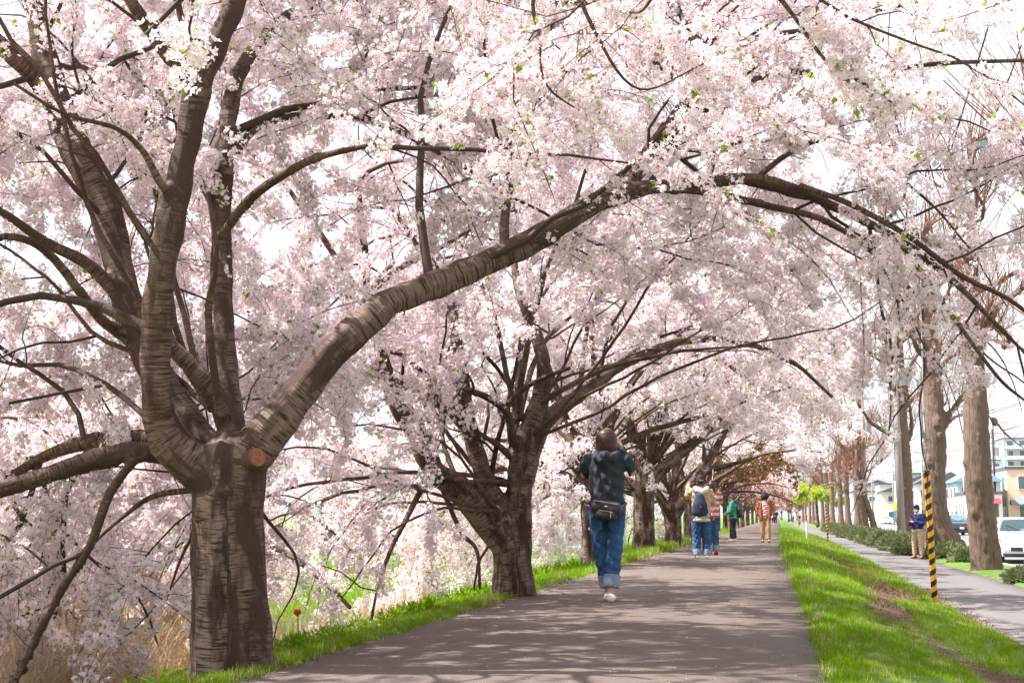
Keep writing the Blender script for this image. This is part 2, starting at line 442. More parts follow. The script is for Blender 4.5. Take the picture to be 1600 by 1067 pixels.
def bark_attr(me, polylines, flute=.0, lump=.012, furrow=0, seed=0, radii=None):
    """stores (across, across, along) coordinates of the nearest limb and roughens the skin"""
    A = []; B = []; S = []; X = []; Y = []; T = []; RR = []
    for li, pts in enumerate(polylines):
        pts = np.asarray(pts, float); s = li*1.7
        for i in range(len(pts)-1):
            a, b = pts[i], pts[i+1]; t = unit(b-a); rf = np.array([0, 1., 0]) if abs(t[1]) < .9 else np.array([1., 0, 0])
            x = unit(rf-t*np.dot(rf, t)); RR.append(radii[li][i] if radii is not None else .3); A.append(a); B.append(b); S.append(s); T.append(t); X.append(x); Y.append(np.cross(t, x)); s += np.linalg.norm(b-a)
    A, B, S, X, Y, T = map(np.array, (A, B, S, X, Y, T))
    RR = np.array(RR); rad = np.zeros(len(me.vertices)); co = mco(me); no = mno(me); n = len(co); out = np.zeros((n, 3)); AB = B-A; L2 = (AB**2).sum(1)
    for c in range(0, n, 4000):
        p = co[c:c+4000, None, :]-A[None]; t = np.clip((p*AB[None]).sum(-1)/L2, 0, 1)
        q = p-t[..., None]*AB[None]; d = (q**2).sum(-1); j = d.argmin(1); k = np.arange(len(j))
        qq = q[k, j]; rad[c:c+4000] = RR[j]; out[c:c+4000, 0] = (qq*X[j]).sum(1); out[c:c+4000, 1] = (qq*Y[j]).sum(1)
        out[c:c+4000, 2] = S[j]+t[k, j]*np.sqrt(L2[j])
    ang = np.arctan2(out[:, 1], out[:, 0]); s = out[:, 2]; z = co[:, 2]-co[:, 2].min()
    disp = flute*np.exp(-z/.55)*(np.sin(ang*5+seed)+.6*np.sin(ang*8+s*2+seed))
    disp += lump*(np.sin(s*9+ang*2+seed)*.5+np.sin(s*23+ang*3)*.25+np.sin(ang*7+s*3)*.35+np.sin(co[:, 0]*31+co[:, 2]*17)*.3)
    if furrow: disp += furrow*(np.sin(ang*17+np.sin(s*3)*2)+.6*np.sin(ang*29+s*5))*.5
    co += no*disp[:, None]
    me.vertices.foreach_set('co', co.astype(np.float32).ravel())
    at = me.attributes.new('bark', 'FLOAT_VECTOR', 'POINT'); at.data.foreach_set('vector', out.astype(np.float32).ravel())
    at = me.attributes.new('rad', 'FLOAT', 'POINT'); at.data.foreach_set('value', rad.astype(np.float32))
    me.update()

# where the crowns may not reach
def allowed(p):
    X, Y, Z = p[:, 0], p[:, 1], p[:, 2]
    ok = np.ones(len(p), bool)
    ok &= ~((X > -2.9) & (X < .6) & (Z < 2.35+.012*np.maximum(Y, 0)))         # people walk under here
    xm = np.minimum(4.3, 1.25+1.25*(Z-1.25)); xm = np.where(Y > 10, np.minimum(xm, .76*(Z-.9)), xm); ok &= ~((X > xm) & (X > -1))
    ok &= ~((np.abs(X) < 2.3) & (Y < 3.6) & (Y > -3) & (Z < 2.5))              # room round the photographer
    ok &= ~((X > 0) & (Y > 10) & (Z > 7.4-.9*X)); ok &= ~((X > 1.5) & (Y > 10) & (Y < 17) & (Z > 4.5)); ok &= ~((X > 2.4) & (Y >= 17) & (Y < 26) & (Z > 6.2))
    ok &= ~((X > .85) & (X < 2.8) & (Z > 3.05) & (Z < 3.4) & (Y < 7.7)); ok &= ~((X > 1.3) & (Z > 3.6) & (Y < 10))       # airy gap between two layers of branches
    gz = np.where(X > -3.2, -.1, np.maximum(-2.3, -.12+(X+3.2)*.42)); ok &= Z > gz+.25
    return ok

def crown(root, L0, seed, lod, dens=(1.5, 2.6, 4.0), cl=9.0, limbs_mesh=True, sides=(7, 5, 3), leftdroop=1.0, test=allowed, coll=None, scl=(.75, 1.2), wood=M_TWIG, lens=((1.2, 2.6), (.55, 1.25), (.22, .55)), origin=None, ptest=None):
    rng = np.random.default_rng(seed)
    Pn = np.array([a for a, b in L0]); Rr = np.array([b for a, b in L0])
    p, d, L, r = spawn(Pn, Rr, dens[0], rng, .25, (30, 75), lens[0], (.35, .6), .12)
    dr = .10+.14*np.clip((-p[:, 0]-3.5)/3, 0, 1)*leftdroop+.05*np.clip(p[:, 0]+.5, 0, 2)
    P1, R1 = grow(p, d, L, r, 9, rng, .17, dr, .35); k = keep(P1, test); P1, R1 = P1[k], R1[k]
    p, d, L, r = spawn(P1, R1, dens[1], rng, .12, (30, 80), lens[1], (.4, .65), .05)
    dr = .12+.2*np.clip((-p[:, 0]-3.5)/3, 0, 1)*leftdroop+.06*np.clip(p[:, 0], 0, 2)
    P2, R2 = grow(p, d, L, r, 6, rng, .17, dr, .4); k = keep(P2, test); P2, R2 = P2[k], R2[k]
    p, d, L, r = spawn(P2, R2, dens[2], rng, .1, (35, 85), lens[2], (.45, .7), 0)
    P3, R3 = grow(p, d, L, r, 3, rng, .22, np.full(len(p), .12), .5); k = keep(P3, test); P3, R3 = P3[k], R3[k]
    o3 = np.array(root.location) if origin is None else np.asarray(origin)
    V, Fq, B = merge([tubes(P1, R1, sides[0]), tubes(P2, R2, sides[1]), tubes(P3, R3, sides[2])])
    br = link('branches', npmesh('branches', V-o3, Fq, attr={'bark': B}), wood, root); br['kind'] = 'stuff'
    # blossom points
    pts = []
    for Pq, t0, f in ((P1, .45, .6), (P2, .1, 1.0), (P3, .0, 1.15)):
        Np, n1, _ = Pq.shape; n = n1-1
        seg = np.linalg.norm(np.diff(Pq, axis=1), axis=2).sum(1)
        cnt = rng.poisson(seg*cl*f*(1-t0)); idx = np.repeat(np.arange(Np), cnt); t = rng.uniform(t0, 1, len(idx))
        g = t*n; i = np.minimum(g.astype(int), n-1); u = (g-i)[:, None]
        pts.append(Pq[idx, i]*(1-u)+Pq[idx, i+1]*u)
    pts = np.vstack(pts); pts = pts[test(pts)]; pts = pts[ptest(pts)] if ptest else pts; pts = pts[(pts[:, 2] < 1.3+.42*np.clip(pts[:, 1], 0, 12)) | (rng.random(len(pts)) < .25)]      # upper blossom thinned, mostly above the frame, so more sun reaches the path
    pts = pts; pts = pts+rng.normal(size=pts.shape)*.02*(1+lod)
    c = coll or (PC_NEAR, PC_MID, PC_FAR)[lod]; n = len(pts)
    bl = scatter('blossoms', c, pts-o3, rng.uniform(0, 6.28, (n, 3)), rng.uniform(scl[0], scl[1], n), rng.integers(0, len(c.objects), n), root)
    return br, bl, len(pts), len(Fq)

def limb(*pp):
    """pixel outline of a limb -> world polyline; (px, py, depth, width in px)"""
    pts = [P(a, b, D) for a, b, D, wd in pp]; rad = [wd/2/F_PX*D for a, b, D, wd in pp]
    return resample(pts, rad, 24)
def wood(root, tl, trunks, voxel, name='trunk', mat=M_BARK, smooth=3, flute=.03, lump=.010, furrow=0, seed=0):
    o3 = Vector(root.location)
    parts = []
    for a, b in trunks+tl:
        st = 2 if len(a) > 12 else 1
        pa, ra = list(a[::st]), list(b[::st])
        parts.append((pa, ra, dict(sides=12)))
    me = fuse(parts, voxel, smooth)
    bark_attr(me, [a for a, b in trunks+tl], flute, lump, furrow, seed, [b for a, b in trunks+tl])
    tails = []
    for a, b in tl:                       # the thin ends that the skin is too coarse for
        k = np.nonzero(b < voxel*2.4)[0]
        if len(k) and 23 > k[0]:
            i0 = max(0, k[0]-3); pa, ra = resample(a[i0:], b[i0:]*1.0, 24); tails.append((pa, ra))
    if tails:
        V, Fq, B = tubes(np.array([a for a, b in tails]), np.array([b for a, b in tails]), 8)
        tm = link('limb_ends', npmesh('limb_ends', V-np.array(root.location), Fq, attr={'bark': B}), mat, root); tm['kind'] = 'stuff'
    co = mco(me)-np.array(o3); me.vertices.foreach_set('co', co.astype(np.float32).ravel()); me.update()
    return link(name, me, mat, root)
# ------------------------------------------------------------------ ground
def strip(name, prof, ys, mat, dirtf=None, relief=0, kind='structure'):
    prof = np.array(prof, float); ny = len(ys); nx = len(prof)
    V = np.zeros((ny, nx, 3)); V[:, :, 0] = prof[None, :, 0]; V[:, :, 1] = np.array(ys)[:, None]; V[:, :, 2] = prof[None, :, 1]
    if relief:
        for j in range(ny):
            if ys[j] > 60: break
            for i in range(1, nx-1):
                V[j, i, 2] += relief*mn.noise((V[j, i, 0]*1.7, V[j, i, 1]*1.7, 3.1))+relief*.4*mn.noise((V[j, i, 0]*6, V[j, i, 1]*6, 1.1))
    at = {}
    if dirtf: at['dirt'] = np.array([dirtf(*v) for v in V.reshape(-1, 3)])
    j, i = np.meshgrid(np.arange(ny-1), np.arange(nx-1), indexing='ij'); a = (j*nx+i).ravel()
    me = npmesh(name, V.reshape(-1, 3), np.stack([a, a+1, a+nx+1, a+nx], 1), attr=at)
    return tag(link(name, me, mat), kind=kind)
def ysteps(a, mid, st, far):
    y = list(np.arange(a, mid, st)); s = st
    while y[-1] < far: s *= 1.25; y.append(y[-1]+s)
    return y
def asphalt(name, c1, c2, sc=1.0, crack=True):
    m, nt, b, o = newmat(name)
    co = coords(nt); big = nz(nt, co, .7*sc, 4); grit = nz(nt, co, 160, 3, .8); mid = nz(nt, co, 9, 5, .7)
    col = mix(nt, big, c1, c2)
    col = mix(nt, ramp(nt, grit, [(.35, (0, 0, 0)), (.75, (.5, .5, .5))]), col, tuple(min(1, x*2.1) for x in c2))
    col = mix(nt, ramp(nt, mid, [(.55, (0, 0, 0)), (.75, (.45, .45, .45))]), col, tuple(x*.6 for x in c1))
    nt.links.new(col, b.inputs['Base Color']); b.inputs['Roughness'].default_value = .85
    bump(nt, b, grit, .5, .006)
    return m
M_PATH = asphalt('path_asphalt', (.084, .062, .052), (.112, .084, .071))
M_WALK = asphalt('sidewalk_asphalt', (.10, .09, .088), (.13, .118, .115))
M_ROAD = asphalt('road_asphalt', (.13, .13, .14), (.16, .16, .17))
M_KERB = simple('kerb_concrete', (.36, .35, .33), .85, .15, 5, bmp=.3)
M_WHITE = simple('road_paint', (.75, .75, .73), .7, .1, 4)
def grass_mat(name, g1, g2, d1, d2):
    m, nt, b, o = newmat(name)
    co = coords(nt); f = nz(nt, co, 3, 6, .7); h = nz(nt, co, 40, 4, .75)
    g = mix(nt, h, g1, g2); d = mix(nt, h, d1, d2)
    a = N(nt, 'ShaderNodeAttribute'); a.attribute_name = 'dirt'
    ad = N(nt, 'ShaderNodeMath', operation='ADD'); nt.links.new(a.outputs['Fac'], ad.inputs[0])
    sb = N(nt, 'ShaderNodeMath', operation='MULTIPLY_ADD'); sb.inputs[1].default_value = .9; sb.inputs[2].default_value = -.45
    nt.links.new(f, sb.inputs[0]); nt.links.new(sb.outputs[0], ad.inputs[1])
    k = ramp(nt, ad.outputs[0], [(.4, (0, 0, 0)), (.6, (1, 1, 1))])
    nt.links.new(mix(nt, k, g, d), b.inputs['Base Color']); b.inputs['Roughness'].default_value = .9
    bump(nt, b, h, .8, .03)
    return m
M_GRASS = grass_mat('verge_grass', (.07, .15, .012), (.12, .23, .02), (.07, .04, .028), (.15, .09, .06))
M_BANK = grass_mat('riverbank_ground', (.07, .14, .015), (.13, .22, .04), (.30, .22, .13), (.42, .32, .19))
M_FIELD = grass_mat('far_ground', (.12, .24, .03), (.17, .30, .05), (.28, .23, .15), (.35, .30, .2))

def dirt_band(x, y, z=0):
    n = mn.noise((x*1.1, y*.35, 5.0)); n2 = mn.noise((x*3, y*2, 9.0))
    d = 0
    c = 1.45+.25*math.sin(y*.33)
    if 6 < y < 36: d = max(0, 1-abs(x-c)/.66)*1.0
    if y >= 36: d = max(0, 1-abs(x-1.5)/.4)*.3
    d += max(0, 1-(2.62-x)/.3)*.85                       # litter along the sidewalk edge
    return d+n*.6+n2*.35
YS = ysteps(-6, 36, .22, 2600)
YB = ysteps(-12, 40, .8, 2600)
VERGE = [(.17, -.035), (.3, .0), (.5, -.01), (.7, -.04), (.9, -.09), (1.1, -.15), (1.3, -.21), (1.5, -.27), (1.7, -.33), (1.9, -.38), (2.1, -.43), (2.3, -.47), (2.5, -.50), (2.7, -.535)]
strip('grass_verge', VERGE, YS, M_GRASS, dirt_band, .05)
BANK = [(-900, -2.6), (-300, -2.6), (-120, -2.6), (-60, -2.55), (-40, -2.5), (-24, -2.45), (-16, -2.4), (-12, -2.3), (-10, -2.1), (-8.5, -1.8), (-7.5, -1.45), (-6.5, -1.1), (-5.8, -.85), (-5.2, -.6), (-4.6, -.4), (-4.1, -.25), (-3.7, -.15), (-3.4, -.09), (-3.1, -.03), (-2.9, -.0), (-2.72, -.035)]
def bankz(x): return np.interp(x, [b[0] for b in BANK], [b[1] for b in BANK])
def bank_dirt(x, y, z=0):
    n = mn.noise((x*.3, y*.25, 2.0)); d = 0.1+n*.5
    if x > -3.35: d = .15+.5*mn.noise((x*5, y*1.3, 1))
    if -11.5 < x < -4.4 and y < 22: d += .75
    return d
strip('riverbank', BANK, YB, M_BANK, bank_dirt, .08)
# path with a slightly ragged edge
def edge_strip(name, x0, x1, z, mat, jag, ys, drop=.03, crown_=0.0):
    rows = []
    for y in ys:
        j0 = jag*mn.noise((y*1.5, 0, x0)) + jag*.6*mn.noise((y*6, 0, x0)); j1 = jag*mn.noise((y*1.5, 7, x1))+jag*.8*mn.noise((y*7, 3, x1))
        a, b = x0+j0, x1+j1
        rows.append([(a-.02, y, z-drop), (a, y, z)]+[(a+(b-a)*t, y, z+crown_*(1-(2*t-1)**2)) for t in (.25, .5, .75)]+[(b, y, z), (b+.02, y, z-drop)])
    V = np.array(rows); ny, nx = V.shape[:2]
    j, i = np.meshgrid(np.arange(ny-1), np.arange(nx-1), indexing='ij'); a = (j*nx+i).ravel()
    return tag(link(name, npmesh(name, V.reshape(-1, 3), np.stack([a, a+1, a+nx+1, a+nx], 1)), mat), kind='structure')
edge_strip('footpath', -2.82, .235, .012, M_PATH, .09, YS, .06, .01)
edge_strip('sidewalk', 2.62, 4.75, -.515, M_WALK, .04, YS, .05)
def strip_dirt(x, y, z=0): return .35+.6*mn.noise((x*1.5, y*.7, 4.0))
strip('planting_strip', [(4.7, -.54), (4.8, -.49), (5.4, -.44), (6.0, -.46), (6.35, -.49)], YB, M_GRASS, strip_dirt, .04)
strip('road', [(6.52, -.635), (12, -.60), (17.4, -.635)], YB, M_ROAD)
strip('far_sidewalk', [(17.6, -.49), (21, -.48)], YB, M_WALK)
strip('far_ground', [(21, -.50), (60, -.5), (900, -.5)], YB, M_FIELD, lambda x, y, z: .6)
kb = MB(); y = -6.0
kroot = None
me = None
kr = empty('kerb', (6.43, 0, -.62), 'pale concrete kerb between planting strip and near lane of the road', 'kerb')
kme = None
for i in range(140):
    L = .6 if i < 120 else 60
    if kme is None:
        b = MB(); b.box((0, 0, 0), (.15, .592, .17)); ko = b.build('kerb_stone', M_KERB, kr, bevel=.012); kme = ko.data
    else:
        ko = bpy.data.objects.new('kerb_stone', kme); COL.objects.link(ko); ko.parent = kr
    ko.location = (0, 24+i*.6, .06+random.Random(i).uniform(-.003, .003))
b = MB(); b.box((0, 24+84+900, .06), (.15, 1799, .17)); o = b.build('far_kerb_run', M_KERB, kr); o['kind'] = 'stuff'
b = MB(); b.box((17.5, 900, -.56), (.18, 1812, .17)); tag(b.build('far_side_kerb', M_KERB), kind='structure')
lm = MB()
lm.add([(6.95, -6, -.626), (7.08, -6, -.626), (7.08, 900, -.626), (6.95, 900, -.626)], [(0, 1, 2, 3)])
lm.add([(16.9, -6, -.62), (17.03, -6, -.62), (17.03, 900, -.62), (16.9, 900, -.62)], [(0, 1, 2, 3)])
for i in range(60):
    y0 = 10+i*10; lm.add([(11.93, y0, -.594), (12.07, y0, -.594), (12.07, y0+5, -.594), (11.93, y0+5, -.594)], [(0, 1, 2, 3)])
tag(lm.build('road_markings', M_WHITE), kind='structure')
for zz in (0,):
    g = MB(); g.add([(-5000, -300, -3.2), (5000, -300, -3.2), (5000, 5500, -3.2), (-5000, 5500, -3.2)], [(0, 1, 2, 3)])
    tag(g.build('ground', M_FIELD), kind='structure')
# ------------------------------------------------------------------ the cherry row
def auto_limbs(base, seed, n=7, L=(3.6, 5.4), el=(35, 70), r=(.07, .12), az0=0.0, droop=.07):
    rng = np.random.default_rng(seed)
    az = az0+np.arange(n)*2*math.pi/n+rng.uniform(-.35, .35, n); e = np.radians(rng.uniform(el[0], el[1], n))
    d = np.stack([np.cos(az)*np.cos(e), np.sin(az)*np.cos(e), np.sin(e)], 1)
    b = np.repeat(np.asarray(base, float)[None], n, 0)+d*.05
    Pn, Rr = grow(b, d, rng.uniform(L[0], L[1], n), rng.uniform(r[0], r[1], n), 24, rng, .07, droop, .18)
    return [(Pn[i], Rr[i]) for i in range(n)]
def extend(lb, seed, n, L=(1.8, 3.0), spread=.5, el=.35, droop=.05):
    rng = np.random.default_rng(seed); Pl, Rl = lb
    t = unit(Pl[-1]-Pl[-4]); d = t[None]+rng.normal(size=(n, 3))*spread; d[:, 2] += el
    Pn, Rr = grow(np.repeat(Pl[-1][None], n, 0), d, rng.uniform(L[0], L[1], n), np.full(n, Rl[-1]*.8), 24, rng, .07, droop, .2)
    return [(Pn[i], Rr[i]) for i in range(n)]
def hang(base, seed, n, side=-1, L=(4.0, 5.8), el=(5, 35), droop=.10, r=.05, az=50, azc=0):
    """low limbs that arch out to one side and hang down"""
    rng = np.random.default_rng(seed); a = np.radians(azc+rng.uniform(-az, az, n)); e = np.radians(rng.uniform(el[0], el[1], n))
    d = np.stack([side*np.cos(a)*np.cos(e), np.sin(a)*np.cos(e), np.sin(e)], 1)
    Pn, Rr = grow(np.repeat(np.asarray(base, float)[None], n, 0), d, rng.uniform(L[0], L[1], n), np.full(n, r), 24, rng, .12, droop, .15)
    return [(Pn[i], Rr[i]) for i in range(n)]
def depth(p): return float(np.dot(np.asarray(p)-CAM, Fv))
def shoots(root, base, n, h, rng): pass
ROW = 'cherry trees in the row along the left edge of the footpath'

def cherry(label, base, trunks, limbs, extra, seed, lod, voxel, thin_from=.012, **kw):
    r = empty('cherry_tree', base, label, 'tree', ROW)
    thick = [(a, b) for a, b in limbs if b.max() > thin_from*1.0 and b.mean() > thin_from]
    thin = [l for l in limbs if not any(l is t or (l[0] is t[0]) for t in thick)]
    wood(r, thick, trunks, voxel, seed=seed)
    al = thin+extra
    if al:
        for a, b in al:
            V, Fq, B = tubes(np.array([a]), np.array([b]), 8); link('limb', npmesh('limb', V-np.array(base), Fq, attr={'bark': B}), M_BARK, r)
    c = crown(r, limbs+extra, seed, lod, **kw)
    print('tree', label[:30], c[2], c[3])
    return r

# tree 1: the big one in front
b1 = G(365, 1064, -.07); D1 = depth(b1)
def L1(*pp): return limb(*[(x, y, D1+dd, wd) for x, y, dd, wd in pp])
t1a = L1((338, 1090, 0, 118), (342, 1050, 0, 98), (346, 960, 0, 88), (345, 880, 0, 84), (345, 820, 0, 84), (345, 780, 0, 86), (352, 745, 0, 84), (352, 715, 0, 74))
t1b = L1((396, 1090, -.03, 96), (392, 1050, -.02, 74), (389, 960, 0, 66), (384, 880, 0, 62), (381, 820, 0, 60), (383, 770, 0, 62), (388, 720, 0, 66), (398, 690, 0, 62))
t1c = L1((310, 1092, .05, 50), (318, 1050, .05, 42), (325, 960, .08, 46), (322, 850, .08, 46), (325, 780, .05, 46))
lm1 = [
 L1((352, 760, 0, 78), (318, 735, 0, 74), (280, 708, -.02, 66), (252, 672, -.05, 54), (243, 600, -.1, 47), (245, 520, -.1, 46), (250, 440, -.1, 46), (266, 345, -.05, 46), (286, 250, 0, 42), (300, 190, 0, 38), (308, 125, 0, 46)),
 L1((306, 135, 0, 40), (330, 85, .05, 40), (352, 40, .1, 37), (368, 0, .15, 36), (390, -70, .3, 30), (420, -150, .6, 22)),
 L1((306, 135, 0, 26), (283, 110, -.05, 25), (255, 76, -.1, 24), (222, 30, -.2, 20), (192, -20, -.3, 17), (160, -80, -.5, 12)),
 L1((300, 130, 0, 12), (293, 100, -.05, 13), (288, 55, -.1, 12), (277, 0, -.1, 11), (268, -60, -.2, 9)),
 L1((262, 300, -.1, 14), (248, 282, -.15, 13), (222, 235, -.2, 10), (180, 200, -.3, 8), (100, 178, -.5, 6), (20, 130, -.7, 5)),
 L1((388, 720, 0, 70), (420, 668, 0, 64), (465, 620, .05, 58), (510, 560, .1, 53), (560, 510, .2, 49), (620, 465, .3, 46), (690, 440, .45, 42), (760, 415, .6, 44), (830, 378, .75, 40), (900, 335, .9, 34), (960, 303, 1.05, 30), (1010, 293, 1.15, 22), (1100, 288, 1.3, 20), (1180, 278, 1.4, 18), (1250, 300, 1.5, 16), (1330, 335, 1.6, 14), (1400, 372, 1.65, 12), (1470, 420, 1.7, 10), (1540, 490, 1.75, 8), (1590, 540, 1.8, 5)),
 L1((965, 305, 1.1, 24), (1000, 255, 1.2, 23), (1030, 215, 1.3, 21), (1062, 172, 1.4, 18), (1085, 135, 1.5, 16), (1092, 100, 1.6, 12), (1075, 50, 1.7, 10), (1040, -30, 1.9, 8)),
 L1((1078, 150, 1.45, 12), (1110, 125, 1.3, 10), (1160, 128, 1.1, 10), (1240, 112, .9, 9), (1330, 125, .7, 9), (1420, 105, .6, 8), (1500, 98, .5, 7), (1600, 95, .4, 6)),
 L1((1062, 172, 1.4, 12), (1110, 95, 1.3, 11), (1180, 60, 1.1, 9), (1270, 45, .9, 8), (1360, 20, .8, 7), (1450, 0, .7, 5)),
 L1((1180, 280, 1.4, 9), (1240, 235, 1.5, 9), (1300, 215, 1.6, 8), (1350, 225, 1.7, 6), (1400, 270, 1.8, 5)),
 L1((1010, 295, 1.1, 12), (1100, 300, 1.3, 12), (1200, 322, 1.6, 12), (1290, 345, 1.9, 10), (1370, 400, 2.1, 8), (1440, 470, 2.2, 6)),
 L1((1250, 290, 1.4, 9), (1330, 320, 1.2, 9), (1420, 370, 1.0, 9), (1500, 430, .9, 8), (1580, 470, .8, 7), (1650, 530, .8, 5)),
 L1((1400, 372, 1.6, 8), (1450, 440, 1.3, 8), (1500, 510, 1.1, 7), (1560, 590, 1.0, 6), (1600, 625, .9, 4)),
 L1((790, 405, .7, 17), (788, 350, .9, 15), (797, 280, 1.1, 13), (795, 220, 1.3, 12), (830, 160, 1.5, 9), (850, 80, 1.7, 7)),
 L1((320, 700, .35, 58), (262, 615, .55, 52), (220, 535, .7, 50), (197, 465, .8, 47), (182, 400, .9, 47), (165, 330, 1.0, 50), (128, 255, 1.1, 48), (96, 180, 1.2, 50), (72, 100, 1.3, 38), (55, 20, 1.4, 32), (45, -60, 1.5, 26)),
 L1((110, 205, 1.15, 36), (60, 130, 1.0, 30), (0, 70, .8, 26), (-60, 20, .7, 18)),
 L1((220, 540, .7, 26), (180, 515, .6, 20), (150, 490, .4, 16), (80, 400, .2, 14), (20, 370, 0, 12), (-60, 380, -.2, 8)),
 L1((200, 480, .8, 22), (140, 415, .7, 20), (70, 378, .6, 16), (0, 330, .5, 12), (-80, 300, .4, 8)),
 L1((368, 700, .3, 46), (352, 580, .45, 37), (348, 480, .6, 34), (345, 380, .8, 32), (347, 300, 1.0, 33), (352, 220, 1.1, 30), (370, 120, 1.3, 22), (430, 40, 1.5, 19), (500, 0, 1.8, 16), (600, -60, 2.2, 10)),
 L1((365, 680, .1, 44), (345, 625, .1, 34), (318, 592, .1, 30), (262, 537, .1, 24), (215, 508, .1, 20), (160, 480, .1, 14)),
 L1((345, 650, 0, 14), (332, 560, -.1, 13), (326, 480, -.15, 12), (338, 400, -.2, 9), (325, 300, -.2, 7)),
 L1((345, 370, .6, 13), (390, 312, .3, 15), (440, 275, .1, 14), (492, 248, 0, 12), (555, 232, -.1, 9), (590, 227, -.1, 9)),
 L1((352, 262, 1.0, 13), (400, 200, 1.3, 13), (455, 182, 1.5, 12), (540, 183, 1.5, 13), (600, 195, 1.6, 11), (670, 230, 1.7, 9), (760, 282, 1.8, 6)),
 L1((300, 715, .1, 42), (222, 705, .05, 33), (150, 718, 0, 32), (75, 742, -.15, 28), (0, 765, -.3, 26), (-80, 790, -.5, 20), (-200, 800, -.8, 12)),
 L1((310, 695, .5, 36), (200, 684, .8, 27), (120, 695, 1.0, 23), (60, 718, 1.1, 17), (0, 755, 1.2, 13), (-80, 800, 1.3, 8)),
 L1((215, 712, .0, 14), (172, 770, -.05, 15), (142, 850, -.1, 14), (100, 915, -.1, 13), (60, 990, -.15, 12), (25, 1060, -.2, 11), (-5, 1110, -.25, 8)),
 L1((300, 765, .1, 10), (240, 775, .1, 9), (195, 805, .05, 7), (145, 850, 0, 5), (110, 900, 0, 4)),
]
ex1 = (extend(lm1[1], 1, 3, (2, 3.2)) + extend(lm1[2], 2, 2, (1.5, 2.4)) + extend(lm1[6], 3, 3, (2.2, 3.4), .6) + extend(lm1[14], 4, 3, (1.8, 3))
       + extend(lm1[15], 5, 2, (1.5, 2.5)) + extend(lm1[18], 6, 3, (1.8, 3.2)) + extend(lm1[13], 7, 2, (1.5, 2.5)) + extend(lm1[23], 8, 2, (1.2, 2), .4, 0, .1)
       + extend(lm1[5], 9, 3, (.9, 1.8), .5, .1) + extend(lm1[10], 10, 3, (1.0, 1.8), .5, .1) + extend(lm1[11], 11, 2, (.8, 1.4), .5, .1) + extend(lm1[7], 12, 3, (1.0, 1.8), .5, .1)
       + hang(P(330, 640, D1+.3), 13, 5, -1, (3.2, 4.8), (20, 60), .07, .022, 38) + hang(P(340, 720, D1+.3), 113, 5, -1, (3.4, 5.2), (0, 30), .09, .024, 22, 62))
def clear_of_limbs(p):
    """old wood carries no flowers: keep the space close to, below and in front of the thick limbs open"""
    ok = np.ones(len(p), bool)
    for j in (0, 5, 6):
        a, r = lm1[j]; k = r > .03
        for q, rr_ in zip(a[k], r[k]):
            d = p-q; ok &= ~((d[:, 1] > -.8) & (d[:, 1] < .03) & (np.abs(d[:, 0]) < .11+rr_*.5) & (np.abs(d[:, 2]+.10*d[:, 1]) < .09+rr_))
    return ok
tr1 = cherry('largest, nearest cherry tree with a sawn stub and one long limb over the path',
             b1, [t1a, t1b, t1c], lm1, ex1, 11, 0, .02, cl=13, dens=(2.7, 2.7, 4.0), sides=(8, 6, 4), ptest=clear_of_limbs, test=lambda p: allowed(p) & ~((p[:, 1] < b1[1]-.75) & (p[:, 2] < 4) & (p[:, 0] > -4.6)) & ~((p[:, 1] < b1[1]-.25) & (np.abs(p[:, 0]-b1[0]) < .75) & (p[:, 2] < 3.8)))
o3 = np.array(tr1.location)
s0, s1 = P(378, 725, D1-.02), P(402, 714, D1-.16)
v, f = solid_tube([s0, s1-(s1-s0)*.1, s1], [.058, .06, .056], sides=16, caps=False)
me = bpy.data.meshes.new('cut_stub'); me.from_pydata([tuple(np.array(x)-o3) for x in v], [], f); me.update()
M_CUT = simple('sawn_wood', (.22, .085, .045), .85, .45, 30, bmp=.4)
stub = link('cut_stub', me, M_BARK, tr1); stub['label'] = 'short sawn-off limb stub'
ax = unit(s1-s0); fc = MB(); a_ = unit(np.cross(ax, [0, 0, 1])); b_ = np.cross(ax, a_)
fc.tube([s1+ax*.001-o3, s1+ax*.006-o3], [.054, .050], 18); fo = fc.build('cut_face', M_CUT); fo.parent = stub

